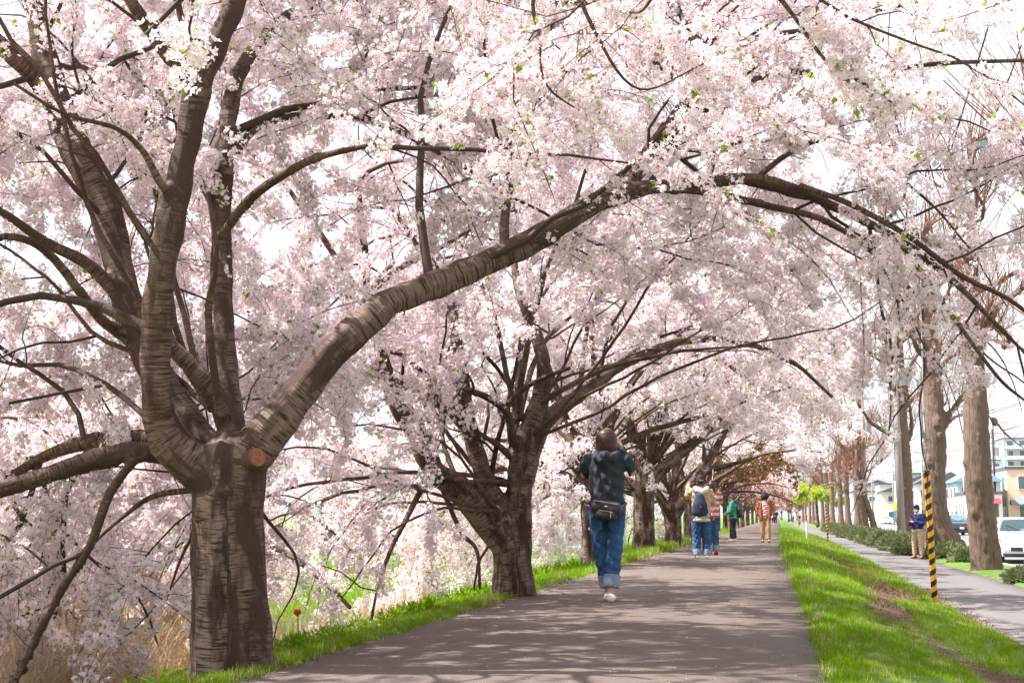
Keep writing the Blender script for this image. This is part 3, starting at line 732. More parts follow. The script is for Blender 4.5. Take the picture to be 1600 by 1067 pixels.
# tree 2
b2 = G(803, 946, -.10); D2 = depth(b2)
def L2(*pp): return limb(*[(x, y, D2+dd, wd) for x, y, dd, wd in pp])
t2a = L2((800, 962, 0, 108), (803, 940, 0, 76), (803, 900, 0, 62), (800, 860, 0, 58), (792, 830, 0, 62), (782, 800, 0, 50))
t2b = L2((828, 960, -.05, 52), (820, 935, 0, 40), (815, 890, 0, 36), (812, 850, 0, 40), (811, 800, 0, 42), (812, 760, 0, 42), (820, 720, 0, 46))
lm2 = [
 L2((785, 840, 0, 50), (760, 815, 0, 50), (722, 766, -.1, 44), (676, 735, -.2, 36), (655, 680, -.3, 34), (620, 632, -.4, 30), (594, 548, -.5, 20), (570, 470, -.6, 14)),
 L2((795, 830, 0, 40), (781, 800, 0, 36), (753, 734, 0, 30), (732, 660, .1, 26), (722, 590, .3, 22), (713, 530, .5, 19), (700, 440, .8, 13)),
 L2((730, 665, .05, 26), (700, 635, -.1, 24), (640, 607, -.3, 22), (585, 585, -.5, 17), (540, 556, -.7, 14), (460, 540, -.9, 9)),
 L2((812, 770, 0, 40), (816, 715, 0, 44), (828, 670, 0, 36), (845, 620, .1, 28), (850, 570, .2, 24), (838, 525, .4, 19), (810, 450, .8, 14), (800, 380, 1.2, 9)),
 L2((825, 715, 0, 34), (845, 670, .1, 28), (872, 640, .3, 25), (922, 606, .6, 22), (960, 578, .9, 16), (1040, 540, 1.4, 12), (1130, 530, 1.8, 9), (1230, 560, 2.2, 7), (1300, 620, 2.5, 5)),
 L2((802, 700, .1, 16), (806, 650, .3, 14), (810, 605, .5, 13), (815, 540, .7, 10)),
 L2((800, 690, -.1, 13), (792, 645, -.2, 13), (753, 617, -.4, 11), (705, 605, -.6, 9), (670, 588, -.8, 7)),
 L2((795, 632, -.2, 11), (815, 610, -.3, 9), (850, 590, -.5, 8), (890, 575, -.7, 6)),
 L2((800, 715, 0, 13), (775, 693, -.1, 10), (762, 685, -.1, 8), (740, 670, -.2, 5)),
 L2((670, 740, -.2, 12), (640, 800, -.5, 9), (610, 860, -.8, 7), (590, 920, -1.0, 5), (580, 970, -1.1, 4)),
 L2((690, 760, -.3, 9), (720, 830, -.5, 7), (745, 860, -.5, 6), (750, 920, -.5, 4)),
]
ex2 = (extend(lm2[0], 21, 3, (2.2, 3.6), .6) + extend(lm2[1], 22, 3, (2.2, 3.8), .5) + extend(lm2[3], 23, 3, (2.2, 3.8), .6) + extend(lm2[2], 24, 2, (1.8, 3), .5, .1, .12)
       + auto_limbs(P(812, 660, D2), 25, 4, (3.0, 4.4), (45, 75), (.035, .045), .4)
       + hang(P(810, 760, D2), 26, 4, r=.03, el=(5, 30)) + hang(P(790, 800, D2), 126, 6, -1, (3.0, 5.0), (-8, 22), .11, .022, 70) + hang(P(812, 700, D2), 27, 5, 1, (4.0, 5.8), (38, 62), .085, .022, 40))
cherry('second nearest cherry tree, trunk forking into thick limbs, left of the woman in the hoodie', b2, [t2a, t2b], lm2, ex2, 12, 0, .026, cl=8.5, sides=(6, 4, 3), scl=(.95, 1.45))

# tree 3 (slender, behind the woman)
b3 = G(925, 891, -.09); D3 = depth(b3)
def L3(*pp): return limb(*[(x, y, D3+dd, wd) for x, y, dd, wd in pp])
t3 = L3((922, 898, 0, 50), (922, 884, 0, 30), (920, 840, 0, 22), (918, 790, 0, 22), (919, 745, 0, 22))
lm3 = [
 L3((919, 770, 0, 22), (922, 720, 0, 21), (926, 680, .1, 19), (930, 640, .2, 18), (930, 560, .5, 14), (920, 480, 1, 10)),
 L3((916, 780, 0, 20), (893, 750, -.2, 18), (862, 738, -.5, 15), (820, 728, -.8, 12), (760, 740, -1.2, 8), (700, 790, -1.6, 6)),
 L3((918, 760, 0, 20), (905, 735, 0, 19), (885, 716, -.2, 15), (858, 706, -.5, 12), (800, 690, -1, 8)),
 L3((914, 775, 0, 14), (885, 775, -.2, 8), (860, 772, -.5, 6), (820, 800, -.9, 4)),
 L3((920, 730, 0, 20), (905, 700, .3, 20), (890, 685, .5, 16), (870, 640, .9, 12), (850, 560, 1.3, 8)),
 L3((930, 700, 0, 16), (950, 665, .3, 15), (985, 600, .6, 12), (1040, 550, 1, 9), (1120, 560, 1.5, 7), (1200, 620, 2.0, 5)),
]
ex3 = hang(P(918, 770, D3), 36, 5, r=.035) + hang(P(918, 735, D3), 37, 5, 1, (4.2, 6.2), (38, 62), .085, .024, 40) + auto_limbs(P(922, 725, D3), 31, 7, (3.6, 5.2), (35, 68), (.05, .08), .2)
cherry('third cherry tree from the camera, slender trunk right behind the woman in the hoodie', b3, [t3], lm3, ex3, 13, 1, .035, cl=8.5, sides=(5, 3, 3), scl=(.9, 1.4))

# tree 4
b4 = G(1006, 868, -.09); D4 = depth(b4)
def L4(*pp): return limb(*[(x, y, D4+dd, wd) for x, y, dd, wd in pp])
t4 = L4((1004, 876, 0, 60), (1006, 862, 0, 40), (1006, 820, 0, 34), (1006, 785, 0, 34), (1006, 760, 0, 34))
lm4 = [
 L4((1006, 780, 0, 30), (1003, 740, 0, 22), (998, 710, 0, 20), (990, 670, .2, 17), (975, 620, .5, 14), (960, 540, 1, 10)),
 L4((1006, 775, 0, 26), (1022, 745, 0, 22), (1043, 725, -.1, 21), (1070, 702, -.3, 18), (1092, 685, -.5, 16), (1130, 646, -.8, 12), (1180, 600, -1.2, 8), (1250, 600, -1.6, 6), (1310, 660, -2, 4)),
 L4((1010, 770, 0, 20), (1014, 715, .2, 17), (1030, 670, .4, 15), (1045, 610, .7, 11)),
 L4((1000, 775, 0, 18), (985, 755, .2, 17), (955, 745, .3, 13), (920, 720, .6, 9)),
 L4((1003, 740, 0, 18), (995, 700, 0, 16), (985, 680, -.1, 14), (962, 655, -.2, 11), (930, 600, -.5, 8)),
]
cherry('stout dark cherry right of the hoodie woman, its long limb rising right', b4, [t4], lm4,
       hang(P(1006, 775, D4), 46, 5, r=.035) + hang(P(1006, 745, D4), 47, 5, 1, (4.2, 6.2), (38, 62), .085, .024, 40) + auto_limbs(P(1006, 740, D4), 41, 7, (3.6, 5.2), (35, 68), (.05, .08), .6), 14, 1, .04, cl=7.5, sides=(4, 3, 3), scl=(1.0, 1.6))
# tree 5
b5 = G(1050, 860, -.09); D5 = depth(b5)
def L5(*pp): return limb(*[(x, y, D5+dd, wd) for x, y, dd, wd in pp])
t5 = L5((1050, 866, 0, 46), (1052, 852, 0, 32), (1052, 830, 0, 27), (1051, 810, 0, 28), (1050, 795, 0, 28))
lm5 = [
 L5((1048, 810, 0, 20), (1036, 785, 0, 16), (1022, 765, .2, 12), (1000, 740, .5, 9)),
 L5((1052, 805, 0, 24), (1064, 785, 0, 20), (1082, 755, 0, 17), (1105, 722, .2, 14), (1121, 697, .4, 12), (1137, 665, .7, 9), (1160, 620, 1, 6)),
 L5((1050, 800, 0, 18), (1054, 750, .3, 14), (1060, 700, .5, 12), (1055, 640, .8, 9)),
 L5((1085, 750, 0, 12), (1110, 735, 0, 9), (1145, 725, -.2, 7), (1175, 715, -.4, 5)),
]
cherry('cherry tree with a forked trunk just left of the person in the beige coat', b5, [t5], lm5,
       auto_limbs(P(1050, 775, D5), 51, 7, (3.4, 5.0), (35, 68), (.05, .08), .1), 15, 1, .04, cl=6.5, sides=(4, 3, 3), scl=(1.1, 1.7))

# tree 0: rooted beside the photographer, only hanging sprays reach the frame
b0 = np.array([-3.15, -.4, -.1])
lm0 = auto_limbs(b0+[0, 0, 1.7], 61, 7, (3.8, 5.0), (40, 65), (.07, .1), .5)
t0 = resample([b0, b0+[0, 0, .8], b0+[.02, 0, 1.75]], [.27, .21, .2])
lm0 += [resample([b0+[0, 0, 1.7], [-2.2, .6, 2.7], [-1.1, 1.8, 3.3], P(1080, -200, 4.3), P(1190, -40, 4.4), P(1240, 25, 4.4), P(1290, 95, 4.4), P(1345, 128, 4.4), P(1400, 165, 4.4)], [.09, .07, .05, .03, .012, .007, .006, .005, .004]),
        resample([P(1100, -260, 4.3), P(1060, -90, 4.8), P(1010, 10, 5.0), P(980, 20, 5.2)], [.02, .012, .006, .004]),
        resample([P(1000, -240, 4.3), P(900, -60, 5.2), P(935, 60, 5.4), P(1000, 140, 5.6), P(1100, 100, 5.6)], [.02, .012, .008, .005, .003]),
        resample([P(950, -240, 4.3), P(838, -20, 5.4), P(843, 60, 5.5), P(852, 130, 5.5), P(900, 170, 5.6), P(960, 200, 5.6)], [.02, .010, .006, .005, .004, .003])]
cherry('cherry tree rooted out of frame, its white sprays hanging in at the top', b0, [t0], lm0, [], 16, 0, .05, cl=9, sides=(6, 4, 3), dens=(1.1, 2.2, 3.6))
sp = []
rng = np.random.default_rng(5)
for (px, py, D, rad, n) in ((1335, 105, 4.4, .10, 26), (1290, 40, 4.4, .07, 14), (1395, 160, 4.4, .05, 8), (1110, 100, 5.6, .12, 22), (960, 195, 5.6, .10, 18), (925, 170, 5.5, .08, 12), (965, 20, 5.2, .07, 10), (830, 130, 5.5, .10, 14), (1040, 60, 5.6, .09, 12)):
    sp.append(P(px, py, D)[None]+rng.normal(size=(n, 3))*rad*.55)
sp = np.vstack(sp); n = len(sp); tr0 = [o for o in COL.objects if o.name.startswith('cherry_tree') and not o.parent][-1]
scatter('blossom_spray', PC_NEAR, sp-b0, rng.uniform(0, 6.28, (n, 3)), rng.uniform(.7, 1.0, n), rng.integers(0, 8, n), tr0)

# the rest of the row
def generic(label, x, y, seed, lod, coll=None, name='cherry_tree', cat='tree', group=ROW, cl=5.5, scl=(1.2, 1.9), L=(3.4, 5.0), dens=(1.2, 2.2, 3.0), r=.2, test=allowed, th=1.6, bark=M_BARK, n=7, el=(35, 68), lens=((1.2, 2.4), (.5, 1.2), (.22, .5))):
    z = -.09; base = np.array([x, y, z]); rr = random.Random(seed)
    ro = empty(name, base, label, cat, group)
    tr = resample([base-[0, 0, .05], base+[0, 0, .25], base+[rr.uniform(-.05, .05), 0, .9], base+[rr.uniform(-.1, .1), 0, th]], [r*1.55, r*1.1, r*.95, r*1.0])
    top = tr[0][-1]-[0, 0, .12]
    lb = auto_limbs(top, seed, n, L, el, (r*.42, r*.62), rr.random()*6)
    if coll is None: lb += hang(top, seed+500, 3, r=r*.35)+hang(top, seed+600, 2, 1, (3.6, 5.6), (35, 60), .08, r*.15, 40)
    wood(ro, lb, [tr], .05, smooth=2, lump=.008, mat=bark, seed=seed)
    c = crown(ro, lb, seed, lod, coll=coll, cl=cl, scl=scl, dens=dens, sides=(4, 3, 3), test=test, lens=lens)
    print(label[:30], c[2], c[3])
    return ro
def copy_tree(src, loc, label, rz=0, s=1):
    c = src.copy(); COL.objects.link(c); c.location = tuple(loc); c['label'] = label; c.rotation_euler.z = rz; c.scale = (s, s, s)
    for ch in list(src.children):
        d = ch.copy(); COL.objects.link(d); d.parent = c
        for g in list(ch.children):
            e = g.copy(); COL.objects.link(e); e.parent = d
    return c
for lb, x, y, sd_ in (('cherry tree lower on the riverbank, its trunk outside the left edge', -9.6, 13.2, 66), ('cherry tree on the riverbank beyond, crown closing the gap behind the big trunk', -14.2, 23.5, 67)):
    t_ = generic(lb, x, y, sd_, 1, cl=6.5, scl=(1.0, 1.6), test=lambda p: allowed(p) & (p[:, 0] < -3.5) & (p[:, 2] > 1.05), L=(4.2, 6.0), n=9, el=(15, 60), th=2.6, group='cherry trees lower on the riverbank')
    t_.location.z = bankz(x)
def far_ok(p):
    X, Y, Z = p[:, 0], p[:, 1], p[:, 2]
    ok = ~((X > -2.7) & (X < .8) & (Z < 2.7)); xm = np.minimum(4.2, .6+1.1*(Z-1.35)); ok &= ~(X > xm); ok &= Z > -.1
    return ok
generic('sixth cherry tree from the camera, trunk hidden behind the person in the beige coat', -2.85, 43, 71, 1, cl=6.5, test=far_ok)
generic('seventh cherry tree from the camera, slim grey trunk behind the two standing together', -2.95, 50.5, 72, 2, test=far_ok, r=.17)
g8 = generic('cherry tree behind the person in the green jacket, leafing bronze', -2.9, 58, 73, 2, coll=PC_BRONZE, cl=5, test=far_ok, r=.15, scl=(.9, 1.5))
generic('bronze leafed cherry tree beyond the person in the green jacket', -3.0, 66, 74, 2, coll=PC_BRONZE, cl=3.5, test=far_ok, r=.15, scl=(1.1, 1.7))
def rosy_ok(p): return (p[:, 2] > 2.2+.0*p[:, 1])
rs = [generic(lb, -2.9, yy, sd_, 2, coll=cc, cl=2.6, test=rosy_ok, r=.14, scl=(1.0, 1.6), L=(2.4, 3.6), n=6, el=(45, 75)) for lb, yy, sd_, cc in (
    ('rosy young tree nearest among the pink ones in the left row', 74, 75, PC_ROSE), ('second rosy young tree in the left row, left of the brown coat', 81.5, 85, PC_ROSE), ('small bronze leafed tree between the rosy ones in the left row', 89, 95, PC_BRONZE))]
for i, y in enumerate((97, 106, 115, 125, 136, 148, 161, 176, 195, 215)):
    copy_tree(rs[(i*2+1) % 3 if i % 4 else 0], (-2.9+.12*math.sin(i*3.), y, -.09), 'rosy young tree in the distant part of the left row', i*1.9, .92+.1*math.sin(i*2.3))
yt = generic('fresh yellow green tree right of the path end', 4.4, 150, 141, 2, coll=PC_YEL, cl=4, test=rosy_ok, r=.14, L=(1.6, 2.4), n=6, name='leafy_tree', group=None, th=3.2, lens=((.8, 1.4), (.4, .9), (.2, .4)))
for i, (x, y) in enumerate(((-3.1, 240), (-3.3, 268), (2.5, 300), (-3.2, 300), (-1, 345), (3.5, 350), (-4, 360), (1.2, 400), (6, 420))):
    c = copy_tree(rs[i % 3], (x, y, -.09), ['hazy rosy tree far beyond the path end'][0], i*1.3, 1.15); c['group'] = 'trees beyond the path end'
# ------------------------------------------------------------------ grass, reeds, shrubs
def tuft(seed, nb, h, wd, spread, lean=.4, mats=None, seg=2, top=None):
    rng = np.random.default_rng(seed); V = []; Q = []; mi = []
    for i in range(nb):
        b = np.array([rng.normal()*spread, rng.normal()*spread, -.02]); a = rng.uniform(0, 6.28)
        out = np.array([math.cos(a), math.sin(a), 0]); sd = np.array([-out[1], out[0], 0]); H = h*rng.uniform(.55, 1.15); ln = lean*rng.uniform(.2, 1.3)
        k = len(V)
        for j in range(seg+1):
            t = j/seg; c = b+np.array([0, 0, H*t*(1-.25*ln*t)])+out*H*ln*t*t; ww = wd*(1-t*.85)
            V += [c-sd*ww/2, c+sd*ww/2]
        for j in range(seg): Q.append((k+2*j, k+2*j+1, k+2*j+3, k+2*j+2)); mi.append(0)
        if top:
            tip = c
            for j in range(top):
                o = rng.normal(size=3)*.03; e = tip-np.array([0, 0, rng.uniform(0, .22)])+out*rng.uniform(-.02, .05)+o; k = len(V); L = rng.uniform(.03, .07)
                V += [e, e+np.array([.012, 0, L*.5]), e+out*.02+np.array([0, 0, L]), e+np.array([-.012, .004, L*.5])]; Q.append((k, k+1, k+2, k+3)); mi.append(1)
    me = npmesh('tuft', np.array(V), [np.array(Q)], smooth=False, mi=mi)
    for m in mats: me.materials.append(m)
    return me
PC_GRASS = proto_collection('grass_tuft', [tuft(i, 16, .085, .006, .035, .6, (M_BLADE if i != 3 else M_DRY,)) for i in range(9)])
PC_TALL = proto_collection('tall_grass_tuft', [tuft(i+20, 16, .22, .0075, .06, .55, (M_BLADE,), 3) for i in range(5)])
PC_REED = proto_collection('reed_tuft', [tuft(i+40, 16, 1.15, .010, .09, .75, (M_DRY,), 4) for i in range(6)])
PC_PLUME = proto_collection('plume_tuft', [tuft(i+60, 4, .8, .010, .06, .45, (M_DRY, M_PLUME), 4, 26) for i in range(5)])
def leafball(seed, n, rad, L, mats, up=.6):
    rng = np.random.default_rng(seed); V = []; Q = []
    for i in range(n):
        d = unit(rng.normal(size=3)+np.array([0, 0, up])); c = d*rad*rng.uniform(.3, 1); s = unit(np.cross(d, rng.normal(size=3))); l = L*rng.uniform(.6, 1.3); k = len(V)
        V += [c, c+d*l*.5+s*l*.14, c+d*l, c+d*l*.5-s*l*.14]; Q.append((k, k+1, k+2, k+3))
    me = npmesh('sprig', np.array(V), [np.array(Q)], smooth=False)
    for m in mats: me.materials.append(m)
    return me
PC_SHRUB = proto_collection('shrub_sprig', [leafball(i, 30, .07, .085, (M_SHRUB,), .9) for i in range(4)])
PC_WEED = proto_collection('weed_leaf', [leafball(i+9, 26, .08, .06, (M_BLADE,), .8) for i in range(4)])
M_LITTER = petal_mat('fallen_leaf', (.14, .07, .045), (.26, .16, .10), .1)
M_FALLEN = petal_mat('fallen_petal', (.9, .8, .83), (.88, .74, .8), .2)
def flat(name, mat, n, sz, sp):
    out = []
    for s in range(4):
        rng = np.random.default_rng(s); V = []; Q = []
        for i in range(n):
            c = np.array([rng.normal()*sp, rng.normal()*sp, .006+rng.uniform(0, .012)]); a = rng.normal(size=3)*[1, 1, .3]; a = unit(a)*sz*rng.uniform(.6, 1.2); b = unit(np.cross(a, [0, 0, 1]))*sz*.4; k = len(V)
            V += [c-a, c+b, c+a, c-b]; Q.append((k, k+1, k+2, k+3))
        me = npmesh(name, np.array(V), [np.array(Q)], smooth=False); me.materials.append(mat); out.append(me)
    return proto_collection(name, out)
PC_LITTER = flat('leaf_litter', M_LITTER, 9, .014, .09)
PC_FALLEN = flat('petal_litter', M_FALLEN, 3, .011, .12)
rng = np.random.default_rng(77)
def vz(x): return np.interp(x, [v[0] for v in VERGE], [v[1] for v in VERGE])
def sample(x0, x1, y0, y1, n, pw=1.0):
    x = rng.uniform(x0, x1, n); u = rng.uniform(0, 1, n); y = y0*(y1/y0)**u if pw else rng.uniform(y0, y1, n)
    return x, y
def ground_scatter(name, label, coll, x, y, zf, scale, cat, keepf=None, tall=1.0, tilt=.15):
    k = np.array([keepf(a, b) for a, b in zip(x, y)]) if keepf else np.ones(len(x), bool)
    x, y = x[k], y[k]; z = zf(x); n = len(x)
    rot = np.stack([rng.normal(size=n)*tilt, rng.normal(size=n)*tilt, rng.uniform(0, 6.28, n)], 1)
    s = scale(y)*rng.uniform(.6, 1.25, n); S = np.stack([s, s, s*tall], 1)
    o = scatter(name, coll, np.stack([x, y, z], 1), rot, S, rng.integers(0, len(coll.objects), n)); tag(o, label, cat)
    return o
x, y = sample(.24, 2.66, 5.5, 90, 52000)
ground_scatter('grass', 'short green grass covering the verge between footpath and sidewalk', PC_GRASS, x, y, vz, lambda y: np.clip(y/14, .7, 3.0)*.85, 'grass',
               lambda a, b: dirt_band(a, b) < .33+random.random()*.22)
x, y = sample(.22, .42, 5.5, 60, 2600)
ground_scatter('grass', 'longer grass fringe along the right edge of the footpath', PC_GRASS, x, y, vz, lambda y: np.clip(y/12, .9, 2.5), 'grass', tall=1.15)
x, y = sample(.4, 2.5, 5.5, 30, 1500)
ground_scatter('grass', 'taller grass clumps scattered over the verge', PC_TALL, x, y, vz, lambda y: .5+y*.008, 'grass', lambda a, b: dirt_band(a, b) < .1 and mn.noise((a*1.2, b*.5, 7)) > .05, tall=.75)
x, y = sample(.9, 2.7, 6, 34, 5000)
ground_scatter('leaf_litter', 'brown fallen leaves on the bare strip of the verge', PC_LITTER, x, y, vz, lambda y: np.clip(y/14, .8, 1.8), 'leaf litter', lambda a, b: dirt_band(a, b) > .45, tilt=.05)
x, y = sample(-3.3, -2.72, 6, 60, 2600)
ground_scatter('leaf_litter', 'brown litter along the left edge of the footpath', PC_LITTER, x, y, lambda x: bankz(x)+.02, lambda y: np.clip(y/14, .8, 2.2), 'leaf litter', lambda a, b: mn.noise((a*3, b*.8, 33)) > .0, tilt=.05)
x, y = sample(-2.7, .2, 5.5, 40, 800)
ground_scatter('fallen_petals', 'pale petals fallen on the footpath', PC_FALLEN, x, y, lambda x: np.full(len(x), .022), lambda y: np.clip(y/30, .5, 1), 'petals', tilt=0)
x, y = sample(-3.75, -2.84, 5.5, 90, 15000)
ground_scatter('grass', 'bright green grass along the left edge of the footpath', PC_GRASS, x, y, bankz, lambda y: np.clip(y/12, .9, 3.2), 'grass', lambda a, b: bank_dirt(a, b) < .35+random.random()*.5)
x, y = sample(-6.2, -3.25, 5.5, 70, 6000)
ground_scatter('grass', 'tall fresh grass on the top of the riverbank under the cherry trees', PC_TALL, x, y, bankz, lambda y: np.clip(y/20, .55, 2.0), 'grass', lambda a, b: mn.noise((a*.9, b*.4, 3)) > .0 and (a < -3.6 or b > 9))
x, y = sample(-30, -6, 9, 80, 6000)
ground_scatter('grass', 'tall green grass further down the riverbank', PC_TALL, x, y, bankz, lambda y: np.clip(y/9, 1, 4), 'grass', lambda a, b: bank_dirt(a, b) < .5)
x, y = sample(-5.2, -3.3, 7, 40, 900)
ground_scatter('weeds', 'broad leafed green weeds under the hanging blossom', PC_WEED, x, y, lambda x: bankz(x)+.05, lambda y: np.clip(y/12, .8, 2), 'weeds', lambda a, b: mn.noise((a*.8, b*.5, 13)) > .05)
x, y = sample(-11.5, -4.5, 6.5, 18, 4200)
ground_scatter('dry_reeds', 'flattened straw coloured dry reeds on the riverbank slope', PC_REED, x, y, bankz, lambda y: np.where(y < 13, .72, .45), 'reeds', lambda a, b: mn.noise((a*.5, b*.3, 23)) > -.25 and (a < -4.9 or b < 8.5), tilt=.55)
x, y = sample(-7.3, -4.9, 8.2, 11.5, 90)
ground_scatter('reed_plumes', 'golden feathery reed plumes at the foot of the large cherry tree', PC_PLUME, x, y, bankz, lambda y: np.full(len(y), 1.25), 'reeds', tilt=.25)

def shrub(x, y, rx, ry, h, label, seed):
    r = np.random.default_rng(seed); n = int(420*rx*ry*4/(.3+y/40))+120
    th = r.uniform(0, 6.28, n); q = np.sqrt(r.uniform(0, 1, n)); px = q*np.cos(th)*rx; py = q*np.sin(th)*ry
    pz = h*np.sqrt(np.clip(1-q**2, 0, 1))*r.uniform(.55, 1.05, n)+.02
    h *= .68
    root = empty('shrub', (x, y, -.47), label, 'shrub', 'low shrubs in the planting strip')
    s = np.clip(y/24, .8, 2.0)*r.uniform(.7, 1.3, n)
    scatter('foliage', PC_SHRUB, np.stack([px, py, pz], 1), np.stack([r.normal(size=n)*.4, r.normal(size=n)*.4, r.uniform(0, 6.28, n)], 1), s, r.integers(0, 4, n), root)
    mb = MB()
    for i in range(7):
        a = r.uniform(0, 6.28); mb.tube([(0, 0, -.02), (math.cos(a)*rx*.5, math.sin(a)*ry*.5, h*.7)], .008, 5)
    o = mb.build('stems', M_SHOOT, root); o['kind'] = 'stuff'
for i, (x, y, rx, ry, h, lb) in enumerate([
    (5.25, 28.8, .55, .7, .16, 'spreading green shrub at the foot of the nearest thick street trunk'),
    (5.15, 25.8, .4, .5, .22, 'small dark shrub at the right edge of the frame beside the sidewalk'),
    (5.6, 40.5, .5, .8, .2, 'low shrub between the man looking at his phone and the gnarled trunk'),
    (5.45, 45.5, .55, 1.9, .28, 'dull green shrub just behind the legs of the man with the phone'),
    (4.9, 50.5, .6, 2.2, .40, 'dull green shrub in front of the thick trunk by the concrete pole'),
    (4.95, 56, .7, 2.6, .42, 'bushy shrub at the foot of the concrete pole'),
    (4.9, 62.5, .7, 3, .42, 'shrub left of the concrete pole beside the two leaning trunks'),
    (4.9, 70, .7, 3.4, .45, 'shrub below the two leaning trunks'),
    (4.9, 79, .7, 4, .45, 'shrub beside the short striped guy cover'),
    (4.9, 90, .8, 5, .45, 'far shrub in the planting strip beyond the short striped guy cover'),
    (4.9, 104, .8, 6, .5, 'farther shrub in the planting strip near the far grey trunks'),
    (4.9, 122, .8, 8, .5, 'farthest shrub in the planting strip near the cyclist')]):
    shrub(x, y, rx, ry, h, lb, 300+i)
M_PINKF = petal_mat('tulip_red', (.80, .07, .12), (.78, .13, .22), .25); M_YELF = petal_mat('tulip_yellow', (.85, .6, .04), (.8, .6, .1), .25)
def tulip(x, y, z, col, label, s=1.0, seed=0):
    r = random.Random(seed); root = empty('tulip', (x, y, z), label, 'tulip', 'tulips among the shrubs')
    m = MB(); m.tube([(0, 0, 0), (.01, 0, .2*s), (0, .01, .42*s)], .008*s, 6); m.build('stem', M_BLADE, root)
    for k in range(3):
        a = k*2.1+r.random(); m = MB(); c, q = math.cos(a), math.sin(a)
        m.add([(0, 0, .0), (c*.05-q*.02, q*.05+c*.02, .14*s), (c*.12*s, q*.12*s, .26*s), (c*.05+q*.02, q*.05-c*.02, .14*s)], [(0, 1, 2, 3)]); m.build('leaf', M_BLADE, root)
    for k in range(5):
        a = k*1.257; c, q = math.cos(a), math.sin(a); m = MB(); R1 = .042*s; z0 = .41*s
        m.add([(0, 0, z0), (c*R1-q*.03*s, q*R1+c*.03*s, z0+.045*s), (c*R1*.7, q*R1*.7, z0+.10*s), (c*R1+q*.03*s, q*R1-c*.03*s, z0+.045*s)], [(0, 1, 2, 3)]); m.build('petal', col, root)
tl = [(5.35, 60, M_PINKF, 'pink tulip left of the concrete pole')]*7 + [(5.4, 67, M_PINKF, 'pink tulip beside the two leaning trunks')]*3 + [(5.3, 72, M_YELF, 'yellow tulip near the far grey pole')]*2
rr = random.Random(4)
for i, (x, y, m, lb) in enumerate(tl): tulip(x+rr.uniform(-.35, .35), y+rr.uniform(-.8, .8), -.42, m, lb, 1.15, i)
tulip(4.72, 43.6, -.42, M_PINKF, 'red tulip behind the shoes of the man with the phone', 1.1, 31)
tulip(5.55, 31.2, -.44, M_PINKF, 'red tulip beside the front wheel of the white hatchback', 1.25, 32)
pr = P(463, 1035, 9.3); tulip(pr[0], pr[1], bankz(pr[0]), M_PINKF, 'single red tulip right of the large front trunk at the path edge', .62, 33)

# ------------------------------------------------------------------ street trees (pollarded, still bare)
SROW = 'bare pollarded street trees between sidewalk and road'
M_SBR = bark_mat('street_limb_bark', (.07, .04, .03), (.20, .12, .09), (.26, .18, .14))
def bare_tree(label, trunk, rads, seed, nl=6, Ls=(2.0, 3.4), knobs=0, shoot=(8, .9, 2.3), vox=.06, base_flare=True, lim_r=(.09, .15), sides=(5, 3)):
    rng = np.random.default_rng(seed); base = np.array(trunk[0]); ro = empty('street_tree', base, label, 'tree', SROW)
    tr = resample(trunk, rads)
    H = len(tr[0]); lb = []
    for i in range(nl):
        j = int(H*(.52+.46*(i+.5)/nl)); b = tr[0][min(j, H-1)]; a = rng.uniform(0, 6.28); e = math.radians(rng.uniform(15, 60))
        d = np.array([[math.cos(a)*math.cos(e), math.sin(a)*math.cos(e), math.sin(e)]])
        Pn, Rr = grow(b[None], d, np.array([rng.uniform(*Ls)]), np.array([min(rng.uniform(*lim_r), tr[1][min(j, H-1)]*.6)]), 24, rng, .16, -.05, .45)
        lb.append((Pn[0], Rr[0]))
    kn = []
    for i in range(knobs):
        j = rng.integers(1, H-2); c = tr[0][j]; a = rng.uniform(0, 6.28); rd = tr[1][j]
        o = np.array([math.cos(a), math.sin(a), 0])*rd*.85; s = rng.uniform(.25, .5)*rd
        kn.append((np.array([c+o-[0, 0, s*.5], c+o+[0, 0, s*.5]]), np.array([s, s])))
    for P_, R_2 in lb:
        for q in (P_[-1],): kn.append((np.array([q-[0, 0, .04], q+[0, 0, .06]]), np.array([.11, .11])))
    parts = [(list(a[::2]), list(b[::2]), dict(sides=14)) for a, b in [tr]+lb]+[(list(a), list(b), dict(sides=10)) for a, b in kn]
    me = fuse(parts, vox, 2); bark_attr(me, [tr[0]]+[a for a, b in lb], .04, .015, .025, seed)
    co = mco(me)-base; me.vertices.foreach_set('co', co.astype(np.float32).ravel()); me.update()
    link('trunk', me, M_FURROW, ro)
    Pl = np.array([a for a, b in lb]); Rl = np.array([b for a, b in lb])
    p, d, L, r = spawn(Pl, Rl, shoot[0]*.35, rng, .15, (25, 70), (.7, 1.5), (.3, .5), .35)
    P1, R1 = grow(p, d, L, np.maximum(r, .02), 6, rng, .16, -.10, .5)
    p, d, L, r = spawn(P1, R1, shoot[0], rng, .1, (20, 60), (shoot[1]*.6, shoot[2]*.8), (.3, .5), .45)
    P2, R2 = grow(p, d, L, np.maximum(r, .008), 4, rng, .10, -.08, .5)
    p, d, L, r = spawn(Pl[:, 16:], Rl[:, 16:], shoot[0]*2, rng, .3, (10, 50), (shoot[1], shoot[2]), (.1, .15), .6)
    P3, R3 = grow(p, d, L, np.full(len(p), .010), 4, rng, .06, -.06, .4)
    V, Fq, B = merge([tubes(P1, R1, sides[0])]); o = link('branches', npmesh('branches', V-base, Fq, attr={'bark': B}), M_SBR, ro); o['kind'] = 'stuff'
    V, Fq, B = merge([tubes(P2, R2, sides[1]), tubes(P3, R3, sides[1])]); o = link('shoots', npmesh('shoots', V-base, Fq, attr={'bark': B}), M_SHOOT, ro); o['kind'] = 'stuff'
    return ro
